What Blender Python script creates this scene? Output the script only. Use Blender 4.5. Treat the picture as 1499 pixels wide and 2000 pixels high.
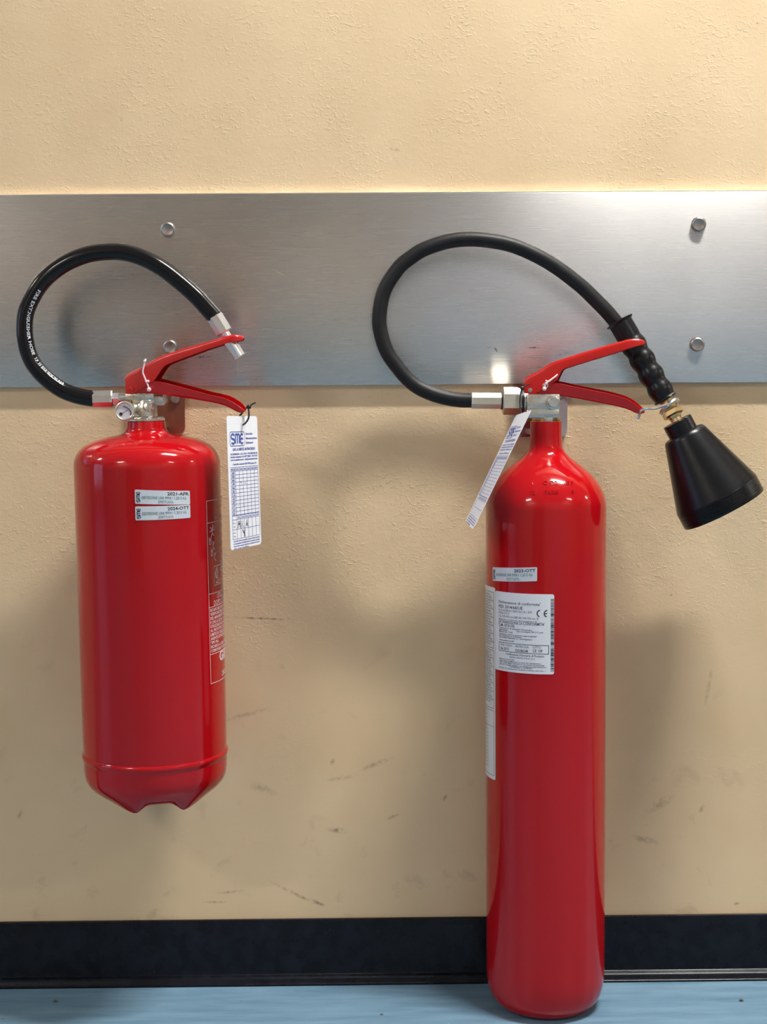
import bpy, bmesh, math, random
from mathutils import Vector, Matrix

random.seed(7)
for _o in list(bpy.data.objects):
    bpy.data.objects.remove(_o)
scene = bpy.context.scene
COL = scene.collection

# ------------------------------------------------------------------ camera
IMG_W, IMG_H, FOCAL = 1499.0, 2000.0, 3000.0
CAM = Vector((0.0, -1.80, 0.704))
YAW, PITCH, ROLL = (math.radians(a) for a in (0.65, 4.4, 0.39))
_f = Vector((math.sin(YAW) * math.cos(PITCH), math.cos(YAW) * math.cos(PITCH), -math.sin(PITCH)))
_r = _f.cross(Vector((0, 0, 1))).normalized()
_u = _r.cross(_f)
CR = _r * math.cos(ROLL) - _u * math.sin(ROLL)
CU = _u * math.cos(ROLL) + _r * math.sin(ROLL)
cam_data = bpy.data.cameras.new('camera')
cam_data.sensor_fit = 'VERTICAL'
cam_data.sensor_height = 36.0
cam_data.lens = 36.0 * FOCAL / IMG_H
cam_data.clip_start = 0.05
cam = bpy.data.objects.new('camera', cam_data)
COL.objects.link(cam)
cam.matrix_world = Matrix(((CR.x, CU.x, -_f.x, CAM.x), (CR.y, CU.y, -_f.y, CAM.y),
                           (CR.z, CU.z, -_f.z, CAM.z), (0, 0, 0, 1)))
scene.camera = cam

# ------------------------------------------------------------------ world, exposure
world = bpy.data.worlds.new('world')
scene.world = world
world.use_nodes = True
world.node_tree.nodes['Background'].inputs[0].default_value = (0.8, 0.85, 0.95, 1)
world.node_tree.nodes['Background'].inputs[1].default_value = 0.25
scene.view_settings.view_transform = 'Standard'
scene.view_settings.look = 'None'
scene.view_settings.gamma = 1.0
scene.view_settings.use_curve_mapping = False
scene.view_settings.exposure = 0.0
LAMP_POWER = 84.0
LAMPS = [(0.80, -0.56, 2.62, 1.0), (-3.4, -0.56, 2.62, 0.32), (5.0, -0.56, 2.62, 0.4),
         (-2.3, -2.75, 2.62, 0.45), (2.7, -2.75, 2.62, 0.26)]  # this row is unseen, added as fill for the wall and steel panel
scene.cycles.blur_glossy = 0.1
scene.cycles.adaptive_threshold = 0.03
scene.cycles.max_bounces = 7
scene.cycles.diffuse_bounces = 3
scene.cycles.glossy_bounces = 4
scene.cycles.sample_clamp_indirect = 300.0


def ray(px, py):
    return _f + CR * ((px - IMG_W / 2) / FOCAL) - CU * ((py - IMG_H / 2) / FOCAL)


def at(px, py, Y):
    """Point seen at a pixel of the photograph, standing Y metres in front of the wall plane."""
    d = ray(px, py)
    return CAM + d * ((Y - CAM.y) / d.y)


def cyl_at(px, py, ax, ay, R):
    """Angle (0 = facing the room, + = right) and height of a pixel on an upright cylinder."""
    d = ray(px, py)
    ox, oy = CAM.x - ax, CAM.y - ay
    a = d.x * d.x + d.y * d.y
    b = 2 * (ox * d.x + oy * d.y)
    c = ox * ox + oy * oy - R * R
    disc = b * b - 4 * a * c
    t = (-b - math.sqrt(max(disc, 0))) / (2 * a)
    p = CAM + d * t
    return math.atan2(p.x - ax, -(p.y - ay)), p.z


# ------------------------------------------------------------------ materials
def new_mat(name):
    m = bpy.data.materials.new(name)
    m.use_nodes = True
    return m, m.node_tree, m.node_tree.nodes['Principled BSDF']


def simple(name, col, rough=0.5, metal=0.0, coat=0.0, vary=0.06, vscale=40.0, bump=0.0, bscale=300.0,
           spec=0.5, coat_rough=0.05):
    m, nt, b = new_mat(name)
    N, L = nt.nodes, nt.links
    b.inputs['Roughness'].default_value = rough
    b.inputs['Metallic'].default_value = metal
    b.inputs['Coat Weight'].default_value = coat
    b.inputs['Coat Roughness'].default_value = coat_rough
    b.inputs['Specular IOR Level'].default_value = spec
    tc = N.new('ShaderNodeTexCoord')
    no = N.new('ShaderNodeTexNoise')
    no.inputs['Scale'].default_value = vscale
    no.inputs['Detail'].default_value = 4
    L.new(tc.outputs['Object'], no.inputs['Vector'])
    ramp = N.new('ShaderNodeValToRGB')
    ramp.color_ramp.elements[0].position = 0.3
    ramp.color_ramp.elements[1].position = 0.7
    ramp.color_ramp.elements[0].color = (*[max(0, c * (1 - vary)) for c in col], 1)
    ramp.color_ramp.elements[1].color = (*[min(1, c * (1 + vary)) for c in col], 1)
    L.new(no.outputs['Fac'], ramp.inputs['Fac'])
    L.new(ramp.outputs['Color'], b.inputs['Base Color'])
    if bump:
        n2 = N.new('ShaderNodeTexNoise')
        n2.inputs['Scale'].default_value = bscale
        n2.inputs['Detail'].default_value = 3
        L.new(tc.outputs['Object'], n2.inputs['Vector'])
        bp = N.new('ShaderNodeBump')
        bp.inputs['Strength'].default_value = 1.0
        bp.inputs['Distance'].default_value = bump
        L.new(n2.outputs['Fac'], bp.inputs['Height'])
        L.new(bp.outputs['Normal'], b.inputs['Normal'])
    return m


def math_node(N, L, op, a, b=None, c=None, clamp=False):
    n = N.new('ShaderNodeMath')
    n.operation = op
    n.use_clamp = clamp
    for i, v in enumerate((a, b, c)):
        if v is None:
            continue
        if isinstance(v, (int, float)):
            n.inputs[i].default_value = v
        else:
            L.new(v, n.inputs[i])
    return n.outputs[0]


def marks(N, L, pos, noise, items):
    """Wear with a shape of its own: soft, broken strokes at given places (x, z, angle, half length, half width, strength)."""
    total = None
    for (x, z, ang, hl, hw, st) in items:
        mp = N.new('ShaderNodeMapping')
        mp.vector_type = 'TEXTURE'
        mp.inputs['Location'].default_value = (x, 0, z)
        mp.inputs['Rotation'].default_value = (0, -ang, 0)
        mp.inputs['Scale'].default_value = (hl, 1000.0, hw)
        L.new(pos, mp.inputs['Vector'])
        ln = N.new('ShaderNodeVectorMath')
        ln.operation = 'LENGTH'
        L.new(mp.outputs[0], ln.inputs[0])
        k = 1.5 * st
        v = math_node(N, L, 'MULTIPLY_ADD', ln.outputs['Value'], -k, k)
        total = v if total is None else math_node(N, L, 'MAXIMUM', total, v)
    total = math_node(N, L, 'MINIMUM', math_node(N, L, 'MAXIMUM', total, 0.0), 0.9)
    return math_node(N, L, 'MULTIPLY', total, noise)


def wall_material():
    m, nt, b = new_mat('yellow_plaster')
    N, L = nt.nodes, nt.links
    b.inputs['Roughness'].default_value = 0.62
    b.inputs['Specular IOR Level'].default_value = 0.3
    geo = N.new('ShaderNodeNewGeometry')
    sep = N.new('ShaderNodeSeparateXYZ')
    L.new(geo.outputs['Position'], sep.inputs[0])

    def noise(scale, detail=4, rough=0.5, dist=0.0, vec=None):
        n = N.new('ShaderNodeTexNoise')
        n.inputs['Scale'].default_value = scale
        n.inputs['Detail'].default_value = detail
        n.inputs['Roughness'].default_value = rough
        n.inputs['Distortion'].default_value = dist
        L.new(vec or geo.outputs['Position'], n.inputs['Vector'])
        return n.outputs['Fac']

    # colour: warm yellow with soft greyer and pinker clouds
    r1 = N.new('ShaderNodeValToRGB')
    r1.color_ramp.elements[0].position = 0.35
    r1.color_ramp.elements[1].position = 0.68
    r1.color_ramp.elements[0].color = (0.655, 0.485, 0.294, 1)
    r1.color_ramp.elements[1].color = (0.725, 0.55, 0.346, 1)
    L.new(noise(5.0, 3, 0.55), r1.inputs['Fac'])
    # grime blotches, more of them low on the wall
    low = math_node(N, L, 'MULTIPLY_ADD', sep.outputs['Z'], -1.7, 1.0, clamp=True)
    bl = N.new('ShaderNodeValToRGB')
    bl.color_ramp.elements[0].position = 0.60
    bl.color_ramp.elements[1].position = 0.76
    L.new(noise(22.0, 4, 0.62, 0.4), bl.inputs['Fac'])
    blot = math_node(N, L, 'MULTIPLY', bl.outputs['Color'], math_node(N, L, 'MULTIPLY', low, 0.38))
    n3 = N.new('ShaderNodeValToRGB')
    n3.color_ramp.elements[0].position = 0.36
    n3.color_ramp.elements[1].position = 0.60
    L.new(noise(150.0, 3, 0.6), n3.inputs['Fac'])

    def pt(px, py):
        p = at(px, py, 0.0)
        return p.x, p.z
    S = 0.6e-3                                        # metres a photo pixel covers on the wall
    raw = [(575, 1745, -27, 62, 4.5, 0.55), (620, 1763, -25, 26, 5, 0.6), (660, 1622, -8, 26, 7, 0.6),
           (513, 1540, -20, 36, 12, 0.32), (735, 1492, 22, 40, 7, 0.4), (665, 1520, 8, 42, 6, 0.3),
           (650, 1488, 70, 9, 6, 0.6), (552, 1302, 0, 7, 6, 0.55), (510, 1208, -3, 78, 3.2, 0.75),
           (480, 1396, 15, 56, 6, 0.35), (870, 1558, 60, 9, 5, 0.5),
           (765, 1596, 20, 22, 4, 0.5), (1311, 1162, 0, 5, 3, 0.9), (1385, 1340, 80, 46, 6, 0.35),
           (1290, 1570, 30, 40, 12, 0.35), (1260, 1640, -15, 34, 9, 0.42), (1372, 1580, 60, 12, 7, 0.4),
           (1440, 1765, 10, 8, 4, 0.6), (1260, 996, 4, 34, 4, 0.3),
           (40, 1590, 60, 16, 5, 0.45), (450, 1742, 5, 40, 4, 0.45),
           (238, 233, 60, 5, 3, 0.7), (772, 292, -10, 14, 4, 0.55), (1480, 46, 0, 3, 3, 0.9),
           (978, 162, 0, 3, 2.5, 0.7), 
           (420, 1762, 0, 30, 3, 0.5)]
    items = []
    for (px, py, ang, hl, hw, st) in raw:
        x, z = pt(px, py)
        items.append((x, z, math.radians(ang), hl * S, hw * S, st))
    mk = marks(N, L, geo.outputs['Position'], n3.outputs['Color'], items)
    dirt = math_node(N, L, 'MAXIMUM', blot, mk, clamp=True)
    mix = N.new('ShaderNodeMix')
    mix.data_type = 'RGBA'
    L.new(dirt, mix.inputs[0])
    L.new(r1.outputs['Color'], mix.inputs[6])
    mix.inputs[7].default_value = (0.20, 0.135, 0.085, 1)
    L.new(mix.outputs[2], b.inputs['Base Color'])
    # relief: crumbly trowelled plaster above, rubbed smoother below
    amp = N.new('ShaderNodeValToRGB')
    amp.color_ramp.elements[0].position = 0.36
    amp.color_ramp.elements[0].color = (0.12, 0.12, 0.12, 1)
    amp.color_ramp.elements[1].position = 0.50
    amp.color_ramp.elements[1].color = (1, 1, 1, 1)
    e = amp.color_ramp.elements.new(0.68)
    e.color = (0.95, 0.95, 0.95, 1)
    e = amp.color_ramp.elements.new(0.95)
    e.color = (0.6, 0.6, 0.6, 1)
    L.new(math_node(N, L, 'ADD', sep.outputs['Z'], math_node(N, L, 'MULTIPLY_ADD', noise(4.0, 2), 0.3, -0.15)),
          amp.inputs['Fac'])
    mp = N.new('ShaderNodeMapping')
    mp.inputs['Scale'].default_value = (1.0, 1.0, 1.45)
    mp.inputs['Rotation'].default_value = (0, math.radians(-18), 0)
    L.new(geo.outputs['Position'], mp.inputs['Vector'])
    c1 = N.new('ShaderNodeValToRGB')
    c1.color_ramp.elements[0].position = 0.52
    c1.color_ramp.elements[1].position = 0.68
    L.new(noise(170.0, 3, 0.65, 0.6, mp.outputs[0]), c1.inputs['Fac'])
    c2 = N.new('ShaderNodeValToRGB')
    c2.color_ramp.elements[0].position = 0.42
    c2.color_ramp.elements[1].position = 0.66
    L.new(noise(14.0, 2, 0.6), c2.inputs['Fac'])
    h = math_node(N, L, 'MULTIPLY_ADD', noise(60.0, 2, 0.6), 0.5, math_node(N, L, 'MULTIPLY', c1.outputs['Color'], math_node(N, L, 'MULTIPLY_ADD', c2.outputs['Color'], 0.45, 0.12)))
    h = math_node(N, L, 'MULTIPLY', h, amp.outputs['Color'])
    bp = N.new('ShaderNodeBump')
    bp.inputs['Strength'].default_value = 0.75
    bp.inputs['Distance'].default_value = 0.0011
    L.new(h, bp.inputs['Height'])
    L.new(bp.outputs['Normal'], b.inputs['Normal'])
    return m


def steel_material():
    m, nt, b = new_mat('brushed_steel')
    N, L = nt.nodes, nt.links
    b.inputs['Metallic'].default_value = 1.0
    geo = N.new('ShaderNodeNewGeometry')
    sep = N.new('ShaderNodeSeparateXYZ')
    L.new(geo.outputs['Position'], sep.inputs[0])
    mp = N.new('ShaderNodeMapping')
    mp.inputs['Scale'].default_value = (3.0, 3.0, 220.0)
    L.new(geo.outputs['Position'], mp.inputs['Vector'])
    n1 = N.new('ShaderNodeTexNoise')
    n1.inputs['Scale'].default_value = 4.0
    n1.inputs['Detail'].default_value = 4
    L.new(mp.outputs[0], n1.inputs['Vector'])
    n2 = N.new('ShaderNodeTexNoise')
    n2.inputs['Scale'].default_value = 9.0
    n2.inputs['Detail'].default_value = 5
    L.new(geo.outputs['Position'], n2.inputs['Vector'])
    col = N.new('ShaderNodeValToRGB')
    col.color_ramp.elements[0].position = 0.3
    col.color_ramp.elements[1].position = 0.7
    col.color_ramp.elements[0].color = (0.57, 0.55, 0.535, 1)
    col.color_ramp.elements[1].color = (0.63, 0.615, 0.60, 1)
    L.new(n2.outputs['Fac'], col.inputs['Fac'])
    n3 = N.new('ShaderNodeTexNoise')
    n3.inputs['Scale'].default_value = 330.0
    n3.inputs['Detail'].default_value = 3
    L.new(geo.outputs['Position'], n3.inputs['Vector'])
    r3 = N.new('ShaderNodeValToRGB')
    r3.color_ramp.elements[0].position = 0.42
    r3.color_ramp.elements[1].position = 0.60
    L.new(n3.outputs['Fac'], r3.inputs['Fac'])
    S = 0.6e-3
    items = []
    for (px, py, ang, hl, hw, st) in [(963, 680, -8, 12, 2.4, 1), (970, 684, -50, 5, 1.6, 1), (1045, 679, 0, 15, 2.2, 1),
                                      (1106, 691, 8, 18, 3, 0.9), (398, 697, 4, 22, 2.6, 0.8), (293, 645, 30, 4, 2, 0.8),
                                      (1185, 672, 30, 5, 2, 0.5), (1052, 592, 70, 6, 1.5, 0.5)]:
        p = at(px, py, -0.010)
        items.append((p.x, p.z, math.radians(ang), hl * S, hw * S, st))
    mk = marks(N, L, geo.outputs['Position'], r3.outputs['Color'], items)
    items = []
    for (px, py, ang, hl, hw, st) in [(544, 532, -26, 18, 1.6, 0.7), (601, 685, 5, 4, 1.6, 0.9), (465, 715, 80, 26, 1.6, 0.4),
                                      (655, 687, 0, 34, 1, 0.3), (669, 531, 20, 3, 1.4, 0.7), (610, 471, 0, 2.5, 1.4, 0.8)]:
        p = at(px, py, -0.010)
        items.append((p.x, p.z, math.radians(ang), hl * S, hw * S, st))
    sc = marks(N, L, geo.outputs['Position'], r3.outputs['Color'], items)
    mx = N.new('ShaderNodeMix')
    mx.data_type = 'RGBA'
    L.new(mk, mx.inputs[0])
    L.new(col.outputs['Color'], mx.inputs[6])
    mx.inputs[7].default_value = (0.05, 0.045, 0.05, 1)
    mx2 = N.new('ShaderNodeMix')
    mx2.data_type = 'RGBA'
    L.new(sc, mx2.inputs[0])
    L.new(mx.outputs[2], mx2.inputs[6])
    mx2.inputs[7].default_value = (0.95, 0.93, 0.9, 1)
    L.new(mx2.outputs[2], b.inputs['Base Color'])
    rr = math_node(N, L, 'MULTIPLY_ADD', n1.outputs['Fac'], 0.02, 0.262)
    b.inputs['Anisotropic'].default_value = 0.90
    tg = N.new('ShaderNodeCombineXYZ')
    tg.inputs[2].default_value = 1.0
    L.new(tg.outputs[0], b.inputs['Tangent'])
    L.new(rr, b.inputs['Roughness'])
    bp = N.new('ShaderNodeBump')
    bp.inputs['Strength'].default_value = 0.05
    bp.inputs['Distance'].default_value = 0.0003
    L.new(n1.outputs['Fac'], bp.inputs['Height'])
    L.new(bp.outputs['Normal'], b.inputs['Normal'])
    return m


def floor_material():
    m, nt, b = new_mat('blue_linoleum')
    N, L = nt.nodes, nt.links
    geo = N.new('ShaderNodeNewGeometry')
    mp = N.new('ShaderNodeMapping')
    mp.inputs['Scale'].default_value = (3.5, 26.0, 1.0)
    L.new(geo.outputs['Position'], mp.inputs['Vector'])
    n1 = N.new('ShaderNodeTexNoise')
    n1.inputs['Scale'].default_value = 2.6
    n1.inputs['Detail'].default_value = 6
    n1.inputs['Roughness'].default_value = 0.62
    L.new(mp.outputs[0], n1.inputs['Vector'])
    col = N.new('ShaderNodeValToRGB')
    col.color_ramp.elements[0].position = 0.30
    col.color_ramp.elements[1].position = 0.68
    col.color_ramp.elements[0].color = (0.105, 0.20, 0.29, 1)
    col.color_ramp.elements[1].color = (0.175, 0.295, 0.395, 1)
    L.new(n1.outputs['Fac'], col.inputs['Fac'])
    n2 = N.new('ShaderNodeTexNoise')
    n2.inputs['Scale'].default_value = 95.0
    n2.inputs['Detail'].default_value = 3
    L.new(geo.outputs['Position'], n2.inputs['Vector'])
    r2 = N.new('ShaderNodeValToRGB')
    r2.color_ramp.elements[0].position = 0.70
    r2.color_ramp.elements[1].position = 0.76
    L.new(n2.outputs['Fac'], r2.inputs['Fac'])
    mx = N.new('ShaderNodeMix')
    mx.data_type = 'RGBA'
    L.new(math_node(N, L, 'MULTIPLY', r2.outputs['Color'], 0.55), mx.inputs[0])
    L.new(col.outputs['Color'], mx.inputs[6])
    mx.inputs[7].default_value = (0.07, 0.10, 0.14, 1)
    L.new(mx.outputs[2], b.inputs['Base Color'])
    b.inputs['Roughness'].default_value = 0.38
    b.inputs['Specular IOR Level'].default_value = 0.45
    bp = N.new('ShaderNodeBump')
    bp.inputs['Distance'].default_value = 0.0004
    bp.inputs['Strength'].default_value = 0.4
    L.new(n1.outputs['Fac'], bp.inputs['Height'])
    L.new(bp.outputs['Normal'], b.inputs['Normal'])
    return m


MAT = {}
MAT['wall'] = wall_material()
MAT['steel'] = steel_material()
MAT['floor'] = floor_material()
_m, _nt, _b = new_mat('daylit_frosted_pane')
_b.inputs['Base Color'].default_value = (0.6, 0.65, 0.75, 1)
_b.inputs['Emission Color'].default_value = (0.50, 0.62, 1.0, 1)
_b.inputs['Emission Strength'].default_value = 2.2
MAT['daylight'] = _m
MAT['polished'] = simple('polished_steel_edge', (0.90, 0.89, 0.87), 0.20, 1.0, vary=0.03, vscale=30)
MAT['baseboard'] = simple('black_rubber_skirting', (0.0045, 0.0055, 0.0095), 0.26, vary=0.5, vscale=60, bump=0.0001, bscale=120, spec=0.22)
MAT['opposite'] = simple('beige_paint', (0.62, 0.53, 0.43), 0.6, vary=0.03, vscale=3)
MAT['ceiling'] = simple('white_ceiling_paint', (0.78, 0.78, 0.76), 0.7, vary=0.02, vscale=5)
MAT['door'] = simple('grey_blue_door_laminate', (0.55, 0.58, 0.66), 0.4, vary=0.03, vscale=4)
MAT['brown_door'] = simple('beige_door_veneer', (0.40, 0.31, 0.24), 0.45, vary=0.2, vscale=8)
MAT['red'] = simple('red_gloss_paint', (0.395, 0.003, 0.0065), 0.11, coat=0.2, spec=0.28, vary=0.02, vscale=25, bump=0.00006, bscale=60, coat_rough=0.06)
MAT['red_lever'] = simple('red_lever_paint', (0.46, 0.005, 0.005), 0.26, coat=0.2, vary=0.03, vscale=60, bump=0.00008, bscale=200)
MAT['nickel'] = simple('cast_nickel', (0.62, 0.60, 0.55), 0.27, 1.0, vary=0.10, vscale=90, bump=0.00025, bscale=380)
MAT['zinc'] = simple('yellowed_zinc', (0.64, 0.61, 0.50), 0.38, 1.0, vary=0.08, vscale=70, bump=0.0001, bscale=200)
MAT['brass'] = simple('brass_yellow', (0.66, 0.50, 0.27), 0.30, 1.0, vary=0.1, vscale=90)
MAT['alu'] = simple('bright_aluminium', (0.83, 0.84, 0.87), 0.27, 1.0, vary=0.04, vscale=80)
MAT['bolt'] = simple('bolt_nickel', (0.40, 0.365, 0.335), 0.36, 1.0, vary=0.12, vscale=150, bump=0.0001, bscale=250)
MAT['plate_red'] = simple('red_brown_lacquered_steel', (0.30, 0.115, 0.075), 0.22, 0.7, vary=0.15, vscale=50)  # mostly metallic plate with an even red-brown base colour
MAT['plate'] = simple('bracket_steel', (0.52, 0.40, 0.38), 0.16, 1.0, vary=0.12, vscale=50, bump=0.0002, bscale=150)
MAT['hose_gloss'] = simple('glossy_black_rubber', (0.004, 0.004, 0.0055), 0.13, vary=0.2, vscale=80, spec=0.38)
MAT['hose_matt'] = simple('matt_black_rubber', (0.0075, 0.0075, 0.0085), 0.46, vary=0.35, vscale=60, bump=0.0002, bscale=700, spec=0.3)
MAT['grip'] = simple('soft_black_rubber', (0.0045, 0.0045, 0.006), 0.30, vary=0.2, vscale=60, spec=0.32)
MAT['horn'] = simple('black_horn_plastic', (0.0035, 0.0035, 0.005), 0.30, vary=0.25, vscale=40, bump=0.0001, bscale=300, spec=0.3)
MAT['black'] = simple('black_nylon', (0.01, 0.01, 0.011), 0.4, vary=0.1)
MAT['card'] = simple('white_card', (0.80, 0.81, 0.86), 0.45, vary=0.015, vscale=30)
MAT['sticker'] = simple('silvery_sticker', (0.56, 0.60, 0.66), 0.35, vary=0.05, vscale=60)
MAT['paper'] = simple('white_label_paper', (0.70, 0.72, 0.77), 0.4, vary=0.02, vscale=30)
MAT['strip'] = simple('grey_white_label', (0.66, 0.67, 0.66), 0.4, vary=0.03, vscale=30)
MAT['ink_blue'] = simple('blue_ink', (0.06, 0.10, 0.36), 0.6, vary=0.05)
MAT['ink_black'] = simple('black_ink', (0.02, 0.02, 0.035), 0.6, vary=0.05)
MAT['ink_green'] = simple('grey_green_ink', (0.16, 0.25, 0.27), 0.6, vary=0.1)
MAT['ink_grey'] = simple('grey_ink', (0.20, 0.20, 0.22), 0.6, vary=0.1)
MAT['ink_pink'] = simple('pale_pink_transfer_print', (0.66, 0.46, 0.46), 0.45, vary=0.05)
MAT['ink_white'] = simple('white_hose_print', (0.62, 0.64, 0.70), 0.5, vary=0.1)
MAT['seal'] = simple('pink_white_plastic', (0.80, 0.62, 0.66), 0.35, vary=0.03)
MAT['dial'] = simple('white_dial', (0.62, 0.61, 0.66), 0.35, vary=0.02)
MAT['dial_red'] = simple('dark_red_dial_arc', (0.16, 0.05, 0.05), 0.5, vary=0.05)
MAT['wire'] = simple('grey_steel_wire', (0.55, 0.55, 0.55), 0.3, 1.0, vary=0.1, vscale=200)
MAT['grit'] = simple('grey_grit', (0.10, 0.10, 0.10), 0.9, vary=0.4, vscale=400)
MAT['housing'] = simple('white_lamp_housing', (0.75, 0.75, 0.75), 0.5, vary=0.02)


# ------------------------------------------------------------------ mesh helpers
class MB:
    """Collects vertices and faces of ONE part."""
    def __init__(self):
        self.v, self.f = [], []

    def add(self, verts, faces):
        o = len(self.v)
        self.v += [Vector(p) for p in verts]
        self.f += [tuple(i + o for i in fc) for fc in faces]
        return self

    def frame(self, O, A):
        A = Vector(A).normalized()
        ref = Vector((0, 0, 1)) if abs(A.z) < 0.9 else Vector((0, -1, 0))
        X = ref.cross(A).normalized()
        return Vector(O), A, X, A.cross(X)

    def lathe(self, O, A, prof, seg=48, phase=0.0, cap0=True, cap1=True):
        O, A, X, Y = self.frame(O, A)
        vs, fs = [], []
        for (r, h) in prof:
            for k in range(seg):
                a = 2 * math.pi * k / seg + phase
                vs.append(O + A * h + (X * math.cos(a) + Y * math.sin(a)) * r)
        n = len(prof)
        for i in range(n - 1):
            for k in range(seg):
                k2 = (k + 1) % seg
                fs.append((i * seg + k, i * seg + k2, (i + 1) * seg + k2, (i + 1) * seg + k))
        if cap0:
            fs.append(tuple(reversed(range(seg))))
        if cap1:
            fs.append(tuple((n - 1) * seg + k for k in range(seg)))
        return self.add(vs, fs)

    def tube(self, pts, rad, seg=16, caps=True):
        pts = [Vector(p) for p in pts]
        n = len(pts)
        rads = rad if isinstance(rad, (list, tuple)) else [rad] * n
        T = []
        for i in range(n):
            T.append((pts[min(i + 1, n - 1)] - pts[max(i - 1, 0)]).normalized())
        ref = Vector((0, -1, 0))
        if abs(T[0].dot(ref)) > 0.95:
            ref = Vector((0, 0, 1))
        U = (ref - T[0] * ref.dot(T[0])).normalized()
        vs, fs = [], []
        for i in range(n):
            U = (U - T[i] * U.dot(T[i])).normalized()
            B = T[i].cross(U)
            for k in range(seg):
                a = 2 * math.pi * k / seg
                vs.append(pts[i] + (U * math.cos(a) + B * math.sin(a)) * rads[i])
        for i in range(n - 1):
            for k in range(seg):
                k2 = (k + 1) % seg
                fs.append((i * seg + k, i * seg + k2, (i + 1) * seg + k2, (i + 1) * seg + k))
        if caps:
            fs.append(tuple(reversed(range(seg))))
            fs.append(tuple((n - 1) * seg + k for k in range(seg)))
        return self.add(vs, fs)

    def box(self, lo, hi, bevel=0.0, seg=2):
        bm = bmesh.new()
        bmesh.ops.create_cube(bm, size=1.0)
        lo, hi = Vector(lo), Vector(hi)
        for v in bm.verts:
            v.co = Vector([lo[i] + (v.co[i] + 0.5) * (hi[i] - lo[i]) for i in range(3)])
        if bevel:
            bmesh.ops.bevel(bm, geom=bm.edges[:], offset=bevel, segments=seg, profile=0.5, affect='EDGES')
        bm.verts.index_update()
        self.add([v.co.copy() for v in bm.verts], [tuple(v.index for v in fc.verts) for fc in bm.faces])
        bm.free()
        return self

    def plate(self, poly, y0, y1):
        """Polygon of (x, z) extruded from y0 to y1."""
        n = len(poly)
        vs = [(p[0], y0, p[1]) for p in poly] + [(p[0], y1, p[1]) for p in poly]
        fs = [tuple(range(n)), tuple(reversed(range(n, 2 * n)))]
        for i in range(n):
            j = (i + 1) % n
            fs.append((i, i + n, j + n, j))
        return self.add(vs, fs)

    def ball(self, c, r, seg=12):
        c = Vector(c)
        prof = [(r * math.sin(math.pi * i / 8), -r * math.cos(math.pi * i / 8)) for i in range(1, 8)]
        return self.lathe(c, (0, 0, 1), prof, seg)

    def build(self, name, mat, parent=None, smooth=30, recalc=True):
        me = bpy.data.meshes.new(name)
        org = root_loc(parent)
        me.from_pydata([v - org for v in self.v], [], self.f)
        if recalc:
            bm = bmesh.new()
            bm.from_mesh(me)
            bmesh.ops.recalc_face_normals(bm, faces=bm.faces[:])
            bm.to_mesh(me)
            bm.free()
        me.materials.append(MAT[mat])
        if smooth:
            me.polygons.foreach_set('use_smooth', [True] * len(me.polygons))
            me.set_sharp_from_angle(angle=math.radians(smooth))
        me.update()
        o = bpy.data.objects.new(name, me)
        COL.objects.link(o)
        if parent:
            o.parent = parent
        else:
            pass
        return o


def root_loc(parent):
    if parent is None:
        return Vector((0, 0, 0))
    while parent.parent:
        parent = parent.parent
    return parent.location.copy()


def thing(name, label, cat, loc, group=None):
    o = bpy.data.objects.new(name, None)
    o.empty_display_size = 0.05
    COL.objects.link(o)
    o.location = loc
    o['label'] = label
    o['category'] = cat
    if group:
        o['group'] = group
    return o


def structure(o):
    o['kind'] = 'structure'
    return o


def catmull(pts, per=10):
    pts = [Vector(p) for p in pts]
    P = [pts[0] * 2 - pts[1]] + pts + [pts[-1] * 2 - pts[-2]]
    out = []
    for i in range(1, len(P) - 2):
        for k in range(per):
            t = k / per
            a, b, c, d = P[i - 1], P[i], P[i + 1], P[i + 2]
            out.append(0.5 * ((2 * b) + (c - a) * t + (2 * a - 5 * b + 4 * c - d) * t * t + (3 * b - a - 3 * c + d) * t ** 3))
    out.append(pts[-1])
    return out


# ---- flat print: text and strokes collected as 2-D shapes (mm), then laid on a surface
_text_cache = {}


def text_shape(s, size, narrow=1.0, bold=0.0):
    """2-D triangles of a line of text, left aligned on the baseline; size = height of capitals in mm."""
    key = (s, bold)
    if key not in _text_cache:
        cu = bpy.data.curves.new('t', 'FONT')
        cu.body = s
        cu.size = 1.0
        cu.resolution_u = 2
        cu.offset = bold
        ob = bpy.data.objects.new('t', cu)
        COL.objects.link(ob)
        bpy.context.view_layer.update()
        ev = ob.evaluated_get(bpy.context.evaluated_depsgraph_get())
        me = ev.to_mesh()
        _text_cache[key] = ([(v.co.x, v.co.y) for v in me.vertices], [tuple(p.vertices) for p in me.polygons])
        ev.to_mesh_clear()
        bpy.data.objects.remove(ob)
        bpy.data.curves.remove(cu)
    vs, fs = _text_cache[key]
    k = size / 0.70
    return [(x * k * narrow, y * k) for x, y in vs], fs


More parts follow.
